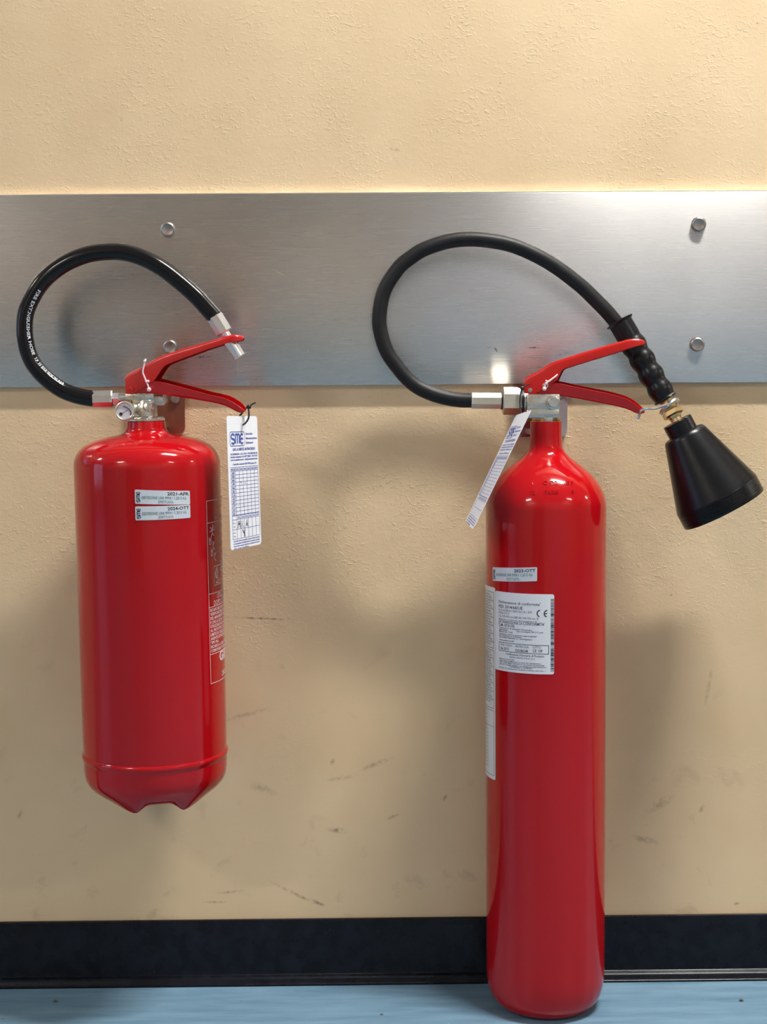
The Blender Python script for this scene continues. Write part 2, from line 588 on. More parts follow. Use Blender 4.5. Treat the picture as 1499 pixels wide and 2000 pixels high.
class Print:
    def __init__(self):
        self.v, self.f = [], []

    def _add(self, vs, fs):
        o = len(self.v)
        self.v += vs
        self.f += [tuple(i + o for i in fc) for fc in fs]

    def text(self, s, x, y, size, width=None, align='l', rot=0, bold=0.0, narrow=1.0):
        vs, fs = text_shape(s, size, narrow, bold)
        if not vs:
            return
        x0, x1 = min(p[0] for p in vs), max(p[0] for p in vs)
        sx = width / (x1 - x0) if width else 1.0
        w = (x1 - x0) * sx
        off = {'l': 0, 'c': -w / 2, 'r': -w}[align]
        out = []
        for (a, b) in vs:
            a = (a - x0) * sx + off
            if rot == 90:
                a, b = -b, a
            out.append((x + a, y + b))
        self._add(out, fs)

    def rect(self, x0, y0, x1, y1):
        nx = max(1, int(abs(x1 - x0) / 4))
        vs, fs = [], []
        for i in range(nx + 1):
            x = x0 + (x1 - x0) * i / nx
            vs += [(x, y0), (x, y1)]
        for i in range(nx):
            fs.append((2 * i, 2 * i + 2, 2 * i + 3, 2 * i + 1))
        self._add(vs, fs)

    def frame(self, x0, y0, x1, y1, w):
        self.rect(x0, y0, x1, y0 + w)
        self.rect(x0, y1 - w, x1, y1)
        self.rect(x0, y0, x0 + w, y1)
        self.rect(x1 - w, y0, x1, y1)

    def stroke(self, pts, w):
        vs, fs = [], []
        n = len(pts)
        for i in range(n):
            a, b = pts[max(i - 1, 0)], pts[min(i + 1, n - 1)]
            dx, dy = b[0] - a[0], b[1] - a[1]
            l = math.hypot(dx, dy) or 1
            nx, ny = -dy / l * w / 2, dx / l * w / 2
            vs += [(pts[i][0] + nx, pts[i][1] + ny), (pts[i][0] - nx, pts[i][1] - ny)]
        for i in range(n - 1):
            fs.append((2 * i, 2 * i + 1, 2 * i + 3, 2 * i + 2))
        self._add(vs, fs)

    def logo(self, x, y, w, h, sw, rot=0):
        """Rounded three-letter company mark: s, m and an open e."""
        def arc(cx, cy, rx, ry, a0, a1, n=10):
            return [(cx + rx * math.cos(math.radians(a0 + (a1 - a0) * i / n)),
                     cy + ry * math.sin(math.radians(a0 + (a1 - a0) * i / n))) for i in range(n + 1)]
        S = []
        lw = 0.28 * w
        S.append(arc(lw / 2, .75 * h, lw / 2, .25 * h, 30, 270) + arc(lw / 2, .25 * h, lw / 2, .25 * h, 90, -150)[1:])
        mx = 0.34 * w
        aw = 0.16 * w
        S.append([(mx, 0), (mx, .8 * h)] + arc(mx + aw / 2, .82 * h, aw / 2, .18 * h, 180, 0) + [(mx + aw, 0)])
        S.append([(mx + aw, .8 * h)] + arc(mx + 1.5 * aw, .82 * h, aw / 2, .18 * h, 180, 0) + [(mx + 2 * aw, 0)])
        ex = 0.86 * w
        S.append(arc(ex, .5 * h, .14 * w, .5 * h, 50, 310, 16))
        S.append([(ex - .13 * w, .5 * h), (ex + .10 * w, .5 * h)])
        for s in S:
            if rot == 90:
                s = [(-b, a) for a, b in s]
            self.stroke([(x + a, y + b) for a, b in s], sw)

    def onto(self, fn, name, mat, parent):
        """fn maps (x mm, y mm) to a 3-D point."""
        mb = MB()
        mb.add([fn(x, y) for x, y in self.v], self.f)
        return mb.build(name, mat, parent, smooth=0, recalc=False)


def cyl_map(ax, ay, R, th0, z0, off=0.0):
    def fn(x, y):
        th = th0 + x * 1e-3 / R
        return Vector((ax + (R + off) * math.sin(th), ay - (R + off) * math.cos(th), z0 + y * 1e-3))
    return fn


def patch(fn, fin, w, h, corner=1.5, nu=16, skew=(0, 0)):
    """Thin sheet w x h mm with rounded corners; fn = outer face map, fin = face against the carrier."""
    mb = MB()
    out = []
    c = max(corner, 1e-3)
    for (cx, cy, a0) in ((w - c, h - c, 0), (c, h - c, 90), (c, c, 180), (w - c, c, 270)):
        for k in range(4):
            a = math.radians(a0 + k * 30)
            out.append((cx + c * math.cos(a), cy + c * math.sin(a)))
    xs = sorted(set([round(p[0], 4) for p in out] + [c + (w - 2 * c) * i / nu for i in range(nu + 1)]))

    def span(x):
        if x < c:
            d = c - math.sqrt(max(c * c - (c - x) ** 2, 0))
        elif x > w - c:
            d = c - math.sqrt(max(c * c - (x - w + c) ** 2, 0))
        else:
            d = 0
        return d, h - d
    n = len(xs)
    vs = []
    for f_ in (fn, fin):
        for x in xs:
            a, b = span(x)
            vs += [f_(x, a + skew[0] * x), f_(x, b + skew[1] * x)]
    fs = []
    for i in range(n - 1):
        fs.append((2 * i, 2 * i + 2, 2 * i + 3, 2 * i + 1))
        o = 2 * n
        fs.append((o + 2 * i, o + 2 * i + 1, o + 2 * i + 3, o + 2 * i + 2))
        fs.append((2 * i, o + 2 * i, o + 2 * i + 2, 2 * i + 2))
        fs.append((2 * i + 1, 2 * i + 3, o + 2 * i + 3, o + 2 * i + 1))
    fs.append((0, 1, 2 * n + 1, 2 * n))
    fs.append((2 * n - 2, 4 * n - 2, 4 * n - 1, 2 * n - 1))
    return mb.add(vs, fs)


# ------------------------------------------------------------------ the setting
X0, X1, YB, ZC = -6.0, 6.0, -3.3, 2.75
o = MB().box((X0, 0, -0.1), (X1, 0.12, ZC)).build('wall_back', 'wall', smooth=0)
structure(o)
o = MB().box((X0, YB, -0.1), (X1, 0, 0)).build('floor', 'floor', smooth=0)
structure(o)
structure(MB().box((X0, YB, ZC), (X1, 0.12, ZC + 0.1)).build('ceiling', 'ceiling', smooth=0))
structure(MB().box((X0, YB - 0.12, -0.1), (X1, YB, ZC + 0.1)).build('wall_opposite', 'opposite', smooth=0))
structure(MB().box((X0 - 0.12, YB, -0.1), (X0, 0.12, ZC + 0.1)).build('wall_left', 'opposite', smooth=0))
structure(MB().box((X1, YB, -0.1), (X1 + 0.12, 0.12, ZC + 0.1)).build('wall_right', 'opposite', smooth=0))


def added_door(name, x, w, mat):
    d = MB().box((x, YB, 0.004), (x + w, YB + 0.03, 2.05), 0.004).build(name, mat)
    structure(d)
    fr = MB()
    fr.box((x - 0.08, YB, 0.0), (x, YB + 0.05, 2.13), 0.004)
    fr.box((x + w, YB, 0.0), (x + w + 0.08, YB + 0.05, 2.13), 0.004)
    fr.box((x, YB, 2.05), (x + w, YB + 0.05, 2.13), 0.004)
    fr.build('door_frame', 'housing', d)
    h = MB()
    h.tube([(x + w - 0.08, YB + 0.03, 1.0), (x + w - 0.08, YB + 0.075, 1.0), (x + w - 0.2, YB + 0.075, 1.0)], 0.009, 10)
    h.build('door_handle', 'alu', d)


added_door('door_1', -1.75, 1.45, 'brown_door')  # unseen, added to darken the left of the steel panel's reflection
added_door('door_2', 0.15, 1.9, 'door')  # unseen, added to give the panel's right side a pale bluish reflection

wn = MB().box((X0, -2.7, 0.25), (X0 + 0.02, -0.9, 2.35)).build('window_1', 'daylight', smooth=0)
structure(wn)
fr = MB()
for (y0, y1, z0, z1) in ((-2.78, -2.7, 0.17, 2.43), (-0.9, -0.82, 0.17, 2.43), (-1.83, -1.77, 0.25, 2.35), (-2.7, -0.9, 0.17, 0.25), (-2.7, -0.9, 2.35, 2.43)):
    fr.box((X0, y0, z0), (X0 + 0.05, y1, z1), 0.003)
fr.build('window_frame', 'housing', wn)

# black skirting with a rounded foot, extruded along the wall
BB_H = at(750, 1794, -0.004).z
bbp = [(0, 0), (-0.0140, 0), (-0.0150, 0.0008), (-0.0150, 0.0022), (-0.0138, 0.0030), (-0.0125, 0.0062), (-0.0108, 0.0086), (-0.0088, 0.0100), (-0.0062, 0.0106),
       (-0.0052, 0.0116), (-0.0046, 0.0160), (-0.0044, BB_H - 0.0020), (-0.0040, BB_H - 0.0006), (-0.0034, BB_H), (0, BB_H)]
mb = MB()
n = len(bbp)
mb.add([(X0, y, z) for y, z in bbp] + [(X1, y, z) for y, z in bbp],
       [tuple(range(n)), tuple(reversed(range(n, 2 * n)))] + [(i, i + n, (i + 1) % n + n, (i + 1) % n) for i in range(n)])
structure(mb.build('baseboard_back', 'baseboard', smooth=35))

# ------------------------------------------------------------------ ceiling lights, opposite row added as fill
for i, (lx, ly, lz, k) in enumerate(LAMPS):
    row = 'above the extinguishers wall' if ly > -1 else 'along the opposite wall'
    side = 'nearest the tall one' if 0 < lx < 2 else ('towards the right end' if lx > 2 else 'towards the left end')
    t = thing('ceiling_light', 'short white fluorescent ceiling light %s, %s' % (row, side), 'ceiling light', (lx, ly, lz + 0.02), 'corridor ceiling lights')
    MB().box((lx - 0.40, ly - 0.06, lz + 0.012), (lx + 0.40, ly + 0.06, ZC), 0.004).build('housing', 'housing', t)
    ld = bpy.data.lights.new('fluorescent_tube', 'AREA')
    ld.shape = 'RECTANGLE'
    ld.size, ld.size_y = 0.72, 0.08
    ld.energy = LAMP_POWER * k
    ld.color = (1.0, 0.985, 0.95)
    lo = bpy.data.objects.new('fluorescent_tube', ld)
    COL.objects.link(lo)
    lo.parent = t
    lo.location = (0, 0, -0.012)

# ------------------------------------------------------------------ steel wall panel
RZ1, RZ0 = at(750, 376, -0.010).z, at(750, 752, -0.0078).z
RF = -0.0078
panel = thing('steel_wall_panel', 'long brushed steel bumper panel bolted across the yellow wall', 'panel', (0, 0, RZ0))
MB().box((-2.4, RF, RZ0), (2.4, 0.0, RZ1), 0.0012).build('panel_sheet', 'steel', panel)
MB().box((-2.4, RF + 0.0003, RZ1 - 0.0012), (2.4, 0.0, RZ1 + 0.0006), 0.0003).build('top_edge', 'polished', panel)
for (px, py) in ((327, 447), (332, 677), (1367, 437), (1364, 672)):
    p = at(px, py, RF - 0.004)
    b = MB()
    tilt = Vector((0.04 if px < 700 else -0.12, -1, -0.10))
    b.lathe((p.x, RF + 0.0005, p.z), tilt, [(0.0085, 0.0), (0.0085, 0.0016), (0.0081, 0.0044), (0.0076, 0.0054), (0.0066, 0.0059),
                                     (0.0050, 0.0054), (0.0025, 0.0049), (0.0004, 0.0048)], 32)
    b.build('bolt', 'bolt', panel, smooth=40)

# ------------------------------------------------------------------ extinguishers: shared builders
def lever(stations, yc, hw, t, up, tip, roll=0.0, x0=0.0, yaw=0.0):
    """Folded sheet lever: U section lofted along x. stations: (x, z top, z bottom); up = web on top; tip = last n stations round in plan."""
    mb = MB()
    n = len(stations)
    L = []
    for i, (x, zt, zb) in enumerate(stations):
        w = hw
        k = n - 1 - i
        if k < tip:
            a = (tip - k) / (tip + 0.35)
            w = hw * math.sqrt(max(1 - a * a, 0.06))
        tt = min(t, w * 0.45)
        H = zt - zb
        r = min(0.0035, w * 0.6, H * 0.4)
        ti = min(tt, H * 0.4)
        sec = []
        # outer, from the open edge of the near side over the web to the far side
        sec.append((-w, 0.0))
        for q in range(5):
            a = math.pi - q * math.pi / 8
            sec.append((-w + r + r * math.cos(a), H - r + r * math.sin(a)))
        for q in range(5):
            a = math.pi / 2 - q * math.pi / 8
            sec.append((w - r + r * math.cos(a), H - r + r * math.sin(a)))
        sec.append((w, 0.0))
        sec += [(w - tt, 0.0), (w - tt, H - ti), (-w + tt, H - ti), (-w + tt, 0.0)]
        ring = []
        for (yy, hh) in sec:
            z = zb + hh if up else zt - hh
            zm = (zt + zb) / 2
            dz = z - zm
            yl = yy * math.cos(roll) - dz * math.sin(roll)
            ring.append(Vector((x + (yl + hw) * math.sin(yaw), yc - (x - x0) * math.tan(yaw) + yl * math.cos(yaw), zm + yy * math.sin(roll) + dz * math.cos(roll))))
        L.append(ring)
    m = len(L[0])
    vs = [p for ring in L for p in ring]
    fs = []
    for i in range(n - 1):
        for k in range(m):
            k2 = (k + 1) % m
            fs.append((i * m + k, i * m + k2, (i + 1) * m + k2, (i + 1) * m + k))
    # close the ends (as two side walls and a web, the section being concave)
    for base, flip in ((0, False), ((n - 1) * m, True)):
        ix = list(range(12))
        parts = [(0, 1, 14, 15), (1, 2, 3, 4, 5, 6, 7, 8, 9, 10, 13, 14), (10, 11, 12, 13)]
        for p in parts:
            fs.append(tuple(base + q for q in (reversed(p) if flip else p)))
    return mb.add(vs, fs)


LEV_YAW, REV_YAW = math.radians(8), math.radians(12)


def px_stations(rows, Y, x0=0.0, yaw=0.0):
    """rows: (px x, px top, px bottom) read on the lever's own plane."""
    out = []
    for (x, a, b) in rows:
        Yx = Y - (at(x, a, Y).x - x0) * math.tan(yaw)
        p, q = at(x, a, Yx), at(x, b, Yx)
        out.append((p.x, p.z, q.z))
    return out


def dense(rows, per=3):
    out = []
    for i in range(len(rows) - 1):
        for k in range(per):
            t = k / per
            out.append(tuple(rows[i][j] + (rows[i + 1][j] - rows[i][j]) * t for j in range(3)))
    out.append(rows[-1])
    return out


def tag_card(name, label, corners, tie_pts, tie_knot, hand):
    """Inspection card hung by a cord. corners: TL, TR, BR, BL in 3-D."""
    TL, TR, BR, BL = corners
    W_, H_ = 75.0, 150.0
    nrm = (TR - TL).cross(BL - TL).normalized()
    if nrm.dot(CAM - TL) < 0:
        nrm = -nrm
    t = thing(name, label, 'tag', (BL + BR) / 2)

    def mp(off):
        def fn(x, y):                                  # y measured upward from the lower edge
            u, v = x / W_, y / H_
            p = (TL * (1 - u) + TR * u) * v + (BL * (1 - u) + BR * u) * (1 - v)
            return p + nrm * off
        return fn
    patch(mp(0.0002), mp(-0.0002), W_, H_, 4.0, 4).build('card', 'card', t, smooth=0)
    f = mp(0.00035)
    P = Print()
    T = lambda v: H_ - v
    # rounded logo frame
    c, lx0, lx1, ly0, ly1 = 3.0, 6.0, 41.5, T(33.5), T(17.7)
    fr = []
    for (cx, cy, a0) in ((lx1 - c, ly1 - c, 0), (lx0 + c, ly1 - c, 90), (lx0 + c, ly0 + c, 180), (lx1 - c, ly0 + c, 270)):
        fr += [(cx + c * math.cos(math.radians(a0 + k * 22.5)), cy + c * math.sin(math.radians(a0 + k * 22.5))) for k in range(5)]
    P.stroke(fr + [fr[0], fr[1]], 0.8)
    P.logo(9.0, T(31.0), 30.0, 10.6, 2.5)
    for k, s in enumerate(('Servizio', 'Manutenzione', 'Estintori')):
        P.text(s, 44.5, T(21.3 + 5.1 * k), 2.4, width=(17, 28, 18)[k], bold=0.03)
    P.text('S.M.E. srl SERVIZI ANTINCENDIO', 12, T(38.8), 2.9, width=55, bold=0.03)
    P.text('Via SARDEGNA - LOC. FOCI - POGGIBONSI (SI)', 6, T(43.6), 1.9, width=66, bold=0.035)
    P.text('Servizio Assistenza Tel. 0577 98201 - 98 71432', 6, T(46.8), 1.9, width=66, bold=0.035)
    P.text('www.smeestintori.com - info@smeestintori.com', 6, T(50.0), 1.9, width=66, bold=0.035)
    P.text('Controllo secondo UNI 9994 punto 4.5', 11, T(55.0), 2.0, width=58, bold=0.035)
    # month table
    y0 = T(57.5)
    for k in range(14):
        v = 57.5 + (0 if k == 0 else 4.3 + (k - 1) * 4.13)
        P.rect(6, T(v) - 0.22, 72, T(v) + 0.22)
    yb = T(57.5 + 4.3 + 12 * 4.13)
    for k in range(8):
        x = 6 if k == 0 else 16.5 + (k - 1) * 9.25
        P.rect(x - 0.32, yb, x + 0.32, y0)
    P.text('MESE', 7, T(60.9), 2.0, width=8.5, bold=0.02)
    for k in range(6):
        P.text(str(2022 + k), 17.9 + 9.25 * k, T(60.9), 1.9, width=6.6, bold=0.03)
    for k, s in enumerate(('GEN', 'FEB', 'MAR', 'APR', 'MAG', 'GIU', 'LUG', 'AGO', 'SET', 'OTT', 'NOV', 'DIC')):
        P.text(s, 8, T(57.5 + 4.3 + 4.13 * (k + 1) - 0.8), 2.4, width=6.5, bold=0.025)
    ys = 57.5 + 4.3 + 12 * 4.13
    rows = (ys + 0.6, ys + 5.0, ys + 16.0, ys + 27.0)
    for v in rows:
        P.rect(6, T(v) - 0.22, 72, T(v) + 0.22)
    for k in range(8):
        x = 6 if k == 0 else 16.5 + (k - 1) * 9.25
        P.rect(x - 0.3, T(rows[-1]), x + 0.3, T(rows[0]))
    for k in range(6):
        P.text(str(2022 + k), 17.9 + 9.25 * k, T(rows[1] - 1.0), 1.9, width=6.6, bold=0.02)
    for v in (rows[1], rows[2]):
        P.text('Mese', 7.2, T(v + 4.6), 1.7, width=6)
        P.text('Tipo', 7.2, T(v + 8.4), 1.7, width=6)
    for k, s in enumerate(('Controllo eseguito secondo la norma vigente in materia', 'e le disposizioni del fabbricante; il presente cartellino',
                           'deve restare appeso estintore e conservato integro', 'per ogni verifica')):
        P.text(s, 7, T(rows[-1] + 3.0 + 2.8 * k), 1.5, width=(64, 64, 64, 36)[k], bold=0.035)
    P.onto(f, 'lettering', 'ink_blue', t)
    if hand:
        Q = Print()
        z = T(57.5 + 4.3 + 4.13 * 4 - 0.9)
        for pts in ([(28, z + 2.6), (31.5, z + 2.6)], [(29.7, z + 2.6), (29.6, z)], [(38, z), (39.7, z + 2.8), (41, z)], [(38.6, z + 1), (40.6, z + 1)]):
            Q.stroke(pts, 0.45)
        Q.onto(mp(0.0005), 'pencil_marks', 'ink_grey', t)
        Q = Print()
        z = T(57.5 + 4.3 + 4.13 * 10 - 1)
        Q.stroke([(32, z), (34, z + 1.6), (35, z + .6), (38, z)], 0.35)
        Q.stroke([(20, z + .4), (22, z + 2), (23, z + 1.2)], 0.3)
        Q.onto(mp(0.0005), 'pencil_scribble', 'ink_grey', t)
        Q = Print()
        z = T(rows[2] - 1.2)
        for pts in ([(19, z), (20, z + 8), (21.6, z + 4), (23.2, z + 8), (23.8, z)], [(20, z + 4.2), (23, z + 4.2)],
                    [(38.5, z + .6), (40.7, z + 9), (42, z + .4)], [(39.3, z + 3), (41.8, z + 3)]):
            Q.stroke(pts, 1.1)
        Q.stroke([(27.5, z - 1), (28.5, z + 7.5), (32, z + 6.5), (31, z + 3.6), (29, z + 3), (33.5, z - .4)], 0.5)
        z = T(rows[3] - 1.2)
        for pts in ([(29.5, z + 8.5), (31.2, z + 5), (33.4, z + 5.2), (34.6, z + 9)], [(33.4, z + 6), (33.8, z)]):
            Q.stroke(pts, 1.3)
        Q.onto(mp(0.0005), 'handwriting', 'ink_black', t)
    tie = MB()
    tie.tube(catmull(tie_pts, 8), 0.0010, 8)
    tie.ball(tie_knot, 0.0026)
    k = Vector(tie_knot)
    tie.tube([k, k + Vector((0.004, -0.001, 0.003)), k + Vector((0.0075, -0.002, 0.0045))], 0.0009, 6)
    tie.build('cord', 'black', t)
    return t


# ------------------------------------------------------------------ left extinguisher (powder)
LY = -0.100
LA = at(286.5, 905, LY)
LX, LR = LA.x + 0.0006, 0.0804


def lz(py):
    return at(290, py, LY).z


zb_ref = at(302, 1545, LY).z                                    # height of the lower rim
LB = Vector((LX, LY, zb_ref - 0.010))
left = thing('fire_extinguisher', 'short fat red powder extinguisher with pressure gauge, hung off the floor', 'fire extinguisher', LB)
z_sh = lz(908)
z_nk = lz(846)
prof = []
zbot = zb_ref
# dome of the bottom, wall, shoulder, neck (r, z)
prof += [(0.004, zbot + 0.010), (0.040, zbot + 0.008), (0.056, zbot + 0.003)]
foot_i = len(prof)
prof += [(0.0600, zbot - 0.0015), (0.0645, zbot + 0.0005), (0.0705, zbot + 0.0050), (0.0755, zbot + 0.0105), (0.0785, zbot + 0.0165),
         (0.0797, zbot + 0.024), (0.0800, zbot + 0.032)]
for k in range(1, 9):
    prof.append((LR, zbot + 0.032 + (z_sh - zbot - 0.032) * k / 8))
hs = z_nk - z_sh
for (fr_, fz) in ((0.997, 0.10), (0.985, 0.22), (0.962, 0.35), (0.925, 0.48), (0.87, 0.60), (0.80, 0.70), (0.72, 0.78), (0.62, 0.85),
                  (0.52, 0.905), (0.42, 0.945), (0.355, 0.975), (0.310, 1.02), (0.285, 1.09), (0.272, 1.18)):
    prof.append((LR * fr_, z_sh + hs * fz))
z_fl = lz(822)
prof += [(0.0212, z_fl - 0.002), (0.0208, z_fl)]
body = MB()
SEG = 128
body.lathe((LX, LY, 0), (0, 0, 1), prof, SEG)
# feet: the pressed rim dips into pairs of lobes with a notch between them, every 120 degrees
O_, A_, X_, Y_ = body.frame((LX, LY, 0), (0, 0, 1))
for k in range(SEG):
    a = 2 * math.pi * k / SEG
    d = X_ * math.cos(a) + Y_ * math.sin(a)
    th = math.degrees(math.atan2(d.x, -d.y)) - 11.0
    th = (th + 90) % 180 - 90
    at_ = abs(th)
    lobe = math.exp(-((at_ - 26) / (8.5 if at_ < 26 else 20.0)) ** 2)
    for i, wgt in ((foot_i, 1.0), (foot_i + 1, 0.85), (foot_i + 2, 0.35), (foot_i + 3, 0.08)):
        body.v[i * SEG + k].z -= 0.0095 * lobe * wgt
cyl = body.build('cylinder', 'red', left, smooth=40)
z_ring = lz(1472)
ring = MB()
ring.lathe((LX, LY, z_ring), (0, 0, 1), [(LR - 0.0005, -0.0055), (LR + 0.0002, -0.0045), (LR + 0.0010, -0.0015), (LR + 0.0014, 0.0005), (LR + 0.0009, 0.0025),
                                     (LR - 0.0005, 0.0040)], 128, cap0=False, cap1=False)
ring.build('weld_bead', 'red', cyl, smooth=60)

# valve
V = MB()
V.lathe((LX, LY, z_fl), (0, 0, 1), [(0.0200, 0.0), (0.0208, 0.0006), (0.0208, 0.0030), (0.0185, 0.0048), (0.0130, 0.0056), (0.0128, 0.0075),
                                    (0.0126, 0.0145), (0.0116, 0.0185), (0.0104, 0.0205), (0.0104, 0.0300)], 48)
pa, pb = at(248, 783, LY), at(304, 767, LY)
V.box((pa.x, LY - 0.0105, pa.z), (pb.x, LY + 0.0105, pb.z), 0.0018)
pc = at(275, 784, LY)
V.box((LX - 0.0135, LY - 0.0095, z_fl + 0.019), (LX + 0.0110, LY + 0.0095, pa.z + 0.002), 0.0016)
# rear boss that rests on the wall hanger
q = at(316, 782, LY + 0.012)
V.lathe((q.x, LY + 0.004, q.z), (0, 1, 0), [(0.0062, 0.0), (0.0062, 0.018), (0.0052, 0.020)], 24)
V.box((LX + 0.006, LY + 0.000, q.z - 0.006), (q.x + 0.004, LY + 0.014, q.z + 0.006), 0.0015)
# hose outlet
q0, q1 = at(234, 778, LY), at(252, 777, LY)
V.lathe(q1, (q0 - q1), [(0.0068, 0.0), (0.0068, (q1 - q0).length)], 24)
# front boss on the column
q = at(291, 797, LY - 0.012)
V.lathe((q.x, LY - 0.004, q.z), (0, -1, 0.25), [(0.0058, 0), (0.0058, 0.0092), (0.0045, 0.0108), (0.0015, 0.0115)], 24)
valve = V.build('valve', 'nickel', left, smooth=35)
em = MB()
fz = at(268, 772, LY - 0.0106)
for k in range(7):
    x = pa.x + 0.0055 + k * 0.0030
    z = fz.z + (0.0006 if k > 1 else -0.0022)
    em.box((x, LY - 0.0111, z), (x + 0.0018, LY - 0.0100, z + 0.0016 + 0.0006 * (k % 2)), 0.0003, 1)
em.build('cast_marks', 'nickel', valve, smooth=0)

# gauge
gy = LY - 0.022
gc = at(244.3, 801, gy - 0.004)
G = MB()
gd = Vector((-0.04, -1, 0.03)).normalized()
G.lathe(gc - gd * 0.009, gd, [(0.0090, 0.0), (0.0104, 0.001), (0.0107, 0.008), (0.0104, 0.0100), (0.0094, 0.0104), (0.0086, 0.0098), (0.0084, 0.0088)], 40, cap1=True)
G.lathe(gc - gd * 0.009, Vector((LX - 0.004, LY, gc.z + 0.004)) - (gc - gd * 0.009), [(0.0055, 0.0), (0.0055, 0.020)], 20)
gauge = G.build('pressure_gauge', 'zinc', left, smooth=35)
D = MB()
D.lathe(gc - gd * 0.0003, gd, [(0.0085, 0.0), (0.0085, 0.00018)], 32)
D.build('dial', 'dial', gauge, smooth=0)
gx, gzv = Vector((1, -0.04, 0)).normalized(), Vector((0, 0, 1))


def gmap(x, y):
    return gc + gd * 0.0003 + gx * (x * 1e-3) + gzv * (y * 1e-3)


P = Print()
P.stroke([(-4.1 + 7.0 * math.cos(math.radians(a)) * 1.55, -3.2 + 8.4 * math.sin(math.radians(a))) for a in range(-14, 84, 7)], 1.15)
P.onto(gmap, 'scale_arc', 'dial_red', gauge)
P = Print()
P.stroke([(-3.8, -3.3), (3.6, 1.0)], 0.55)
P.stroke([(-4.1 + 1.9 * math.cos(math.radians(a)) * 0.5, -3.4 + 1.9 * 0.5 * math.sin(math.radians(a))) for a in range(0, 361, 20)], 1.9)
P.onto(lambda x, y: gmap(x, y) + gd * 0.0002, 'needle', 'ink_black', gauge)

# levers
up_rows = [(246.2, 734.5, 768.5), (249, 731, 769), (260, 725, 768.5), (272, 719, 761.5), (282, 714, 755.5), (296, 705, 746.5), (303.6, 701, 741),
           (308, 699, 734), (313, 696.8, 726.5), (318, 694.6, 719), (323, 692.6, 713.5), (333, 689, 709.2), (343, 685.8, 705), (371, 677.4, 695),
           (403, 668, 683), (425, 661.4, 676.2), (438, 657.3, 672.2), (450, 654.2, 669.2), (459, 653.2, 667.2), (466, 654.2, 666), (470, 656, 665), (473, 658.6, 663.6)]
UP = lever(px_stations(up_rows, LY - 0.012, LX, LEV_YAW), LY, 0.0130, 0.0018, True, 5, 0.0, LX, LEV_YAW)
upl = UP.build('upper_lever', 'red_lever', left, smooth=35)
lo_rows = [(270, 752, 768.3), (282, 746, 768), (296, 741.5, 767.5), (310, 741.8, 769), (338, 748.8, 772.3), (373, 758.5, 777.5), (410, 768.6, 783.7), (427, 772.2, 787.2),
           (441, 775.8, 791.7), (450, 780, 796), (457, 784, 800), (463, 788, 803.2), (469, 793, 805.2), (473, 797, 805.2), (476, 800, 804)]
LO = lever(px_stations(lo_rows, LY - 0.0105, LX, LEV_YAW), LY, 0.0108, 0.0017, False, 4, math.radians(7), LX, LEV_YAW)
LO.build('lower_lever', 'red_lever', left, smooth=35)
rv = at(258, 759, LY - 0.013)
MB().lathe((rv.x, LY - 0.0126, rv.z), (0, -1, 0), [(0.0024, 0), (0.0024, 0.0008), (0.0012, 0.0012)], 16).build('rivet', 'red_lever', upl)
sy = LY - 0.0148
S = MB()
pts = [at(284.5, 706, sy), at(282.5, 716, sy), at(280.5, 726, sy), at(283.5, 735, sy), at(287, 744, sy), at(290, 751, sy), at(292, 758, sy)]
S.tube(catmull(pts, 4), 0.0009, 8)
for (px, py, r) in ((284.5, 704.5, 0.0016), (290.5, 744, 0.0016), (292.5, 760, 0.0024)):
    S.ball(at(px, py, sy), r)
S.tube([at(286, 745, sy), at(291, 744, sy)], 0.0014, 8)
S.tube([at(287, 701, LY - 0.013), at(284.5, 704.5, sy)], 0.0009, 8)
S.build('seal_tie', 'seal', left)

# hose
hx = [(184, 778.5), (166, 775.5), (147, 770.7), (124, 761.5), (100.9, 746), (83, 729.5), (68.4, 711), (59.5, 692.5), (54, 672.3), (50.6, 641.7), (55.5, 604), (77.5, 562), (102, 535),
      (135, 512.5), (177, 496.5), (223.3, 491.5), (255, 495), (284, 504.5), (317, 522), (350, 547), (385, 578), (405, 600), (422.5, 619.5)]
NYL = LY - 0.013                                                # the levers are turned a little, their tips nearer the room
HYL = [LY + (NYL - LY) * (i / (len(hx) - 1)) ** 2 for i in range(len(hx))]
hpts = catmull([at(x, y, Y) for (x, y), Y in zip(hx, HYL)], 8)
HR = 0.0091
hose = MB().tube(hpts, HR, 28).build('hose', 'hose_gloss', left, smooth=60)


def along(pts):
    s = [0.0]
    for i in range(1, len(pts)):
        s.append(s[-1] + (pts[i] - pts[i - 1]).length)
    return s


hs_ = along(hpts)


def hose_map(s0, ang0, ang1, s1, off=0.00012):
    """x runs along the hose from s0 towards its start, y across it; the angle drifts from ang0 to ang1 at s1."""
    def fn(x, y):
        s = s0 - x * 1e-3
        i = 0
        while i < len(hs_) - 2 and hs_[i + 1] < s:
            i += 1
        t = (s - hs_[i]) / (hs_[i + 1] - hs_[i])
        c = hpts[i].lerp(hpts[i + 1], t)
        T = (hpts[i + 1] - hpts[i]).normalized()
        Nn = Vector((0, -1, 0))
        Nn = (Nn - T * Nn.dot(T)).normalized()
        B = Nn.cross(T)                                   # towards the outside of the loop or the inside
        if B.dot(at(230, 640, LY) - c) < 0:
            B = -B
        k = min(max((s0 - s) / (s0 - s1), 0), 1)
        a = ang0 + (ang1 - ang0) * k + y * 1e-3 / HR
        return c + (Nn * math.cos(a) + B * math.sin(a)) * (HR + off)
    return fn


def s_of(px, py):
    p = at(px, py, LY)
    return hs_[min(range(len(hpts)), key=lambda i: (hpts[i] - p).length)]


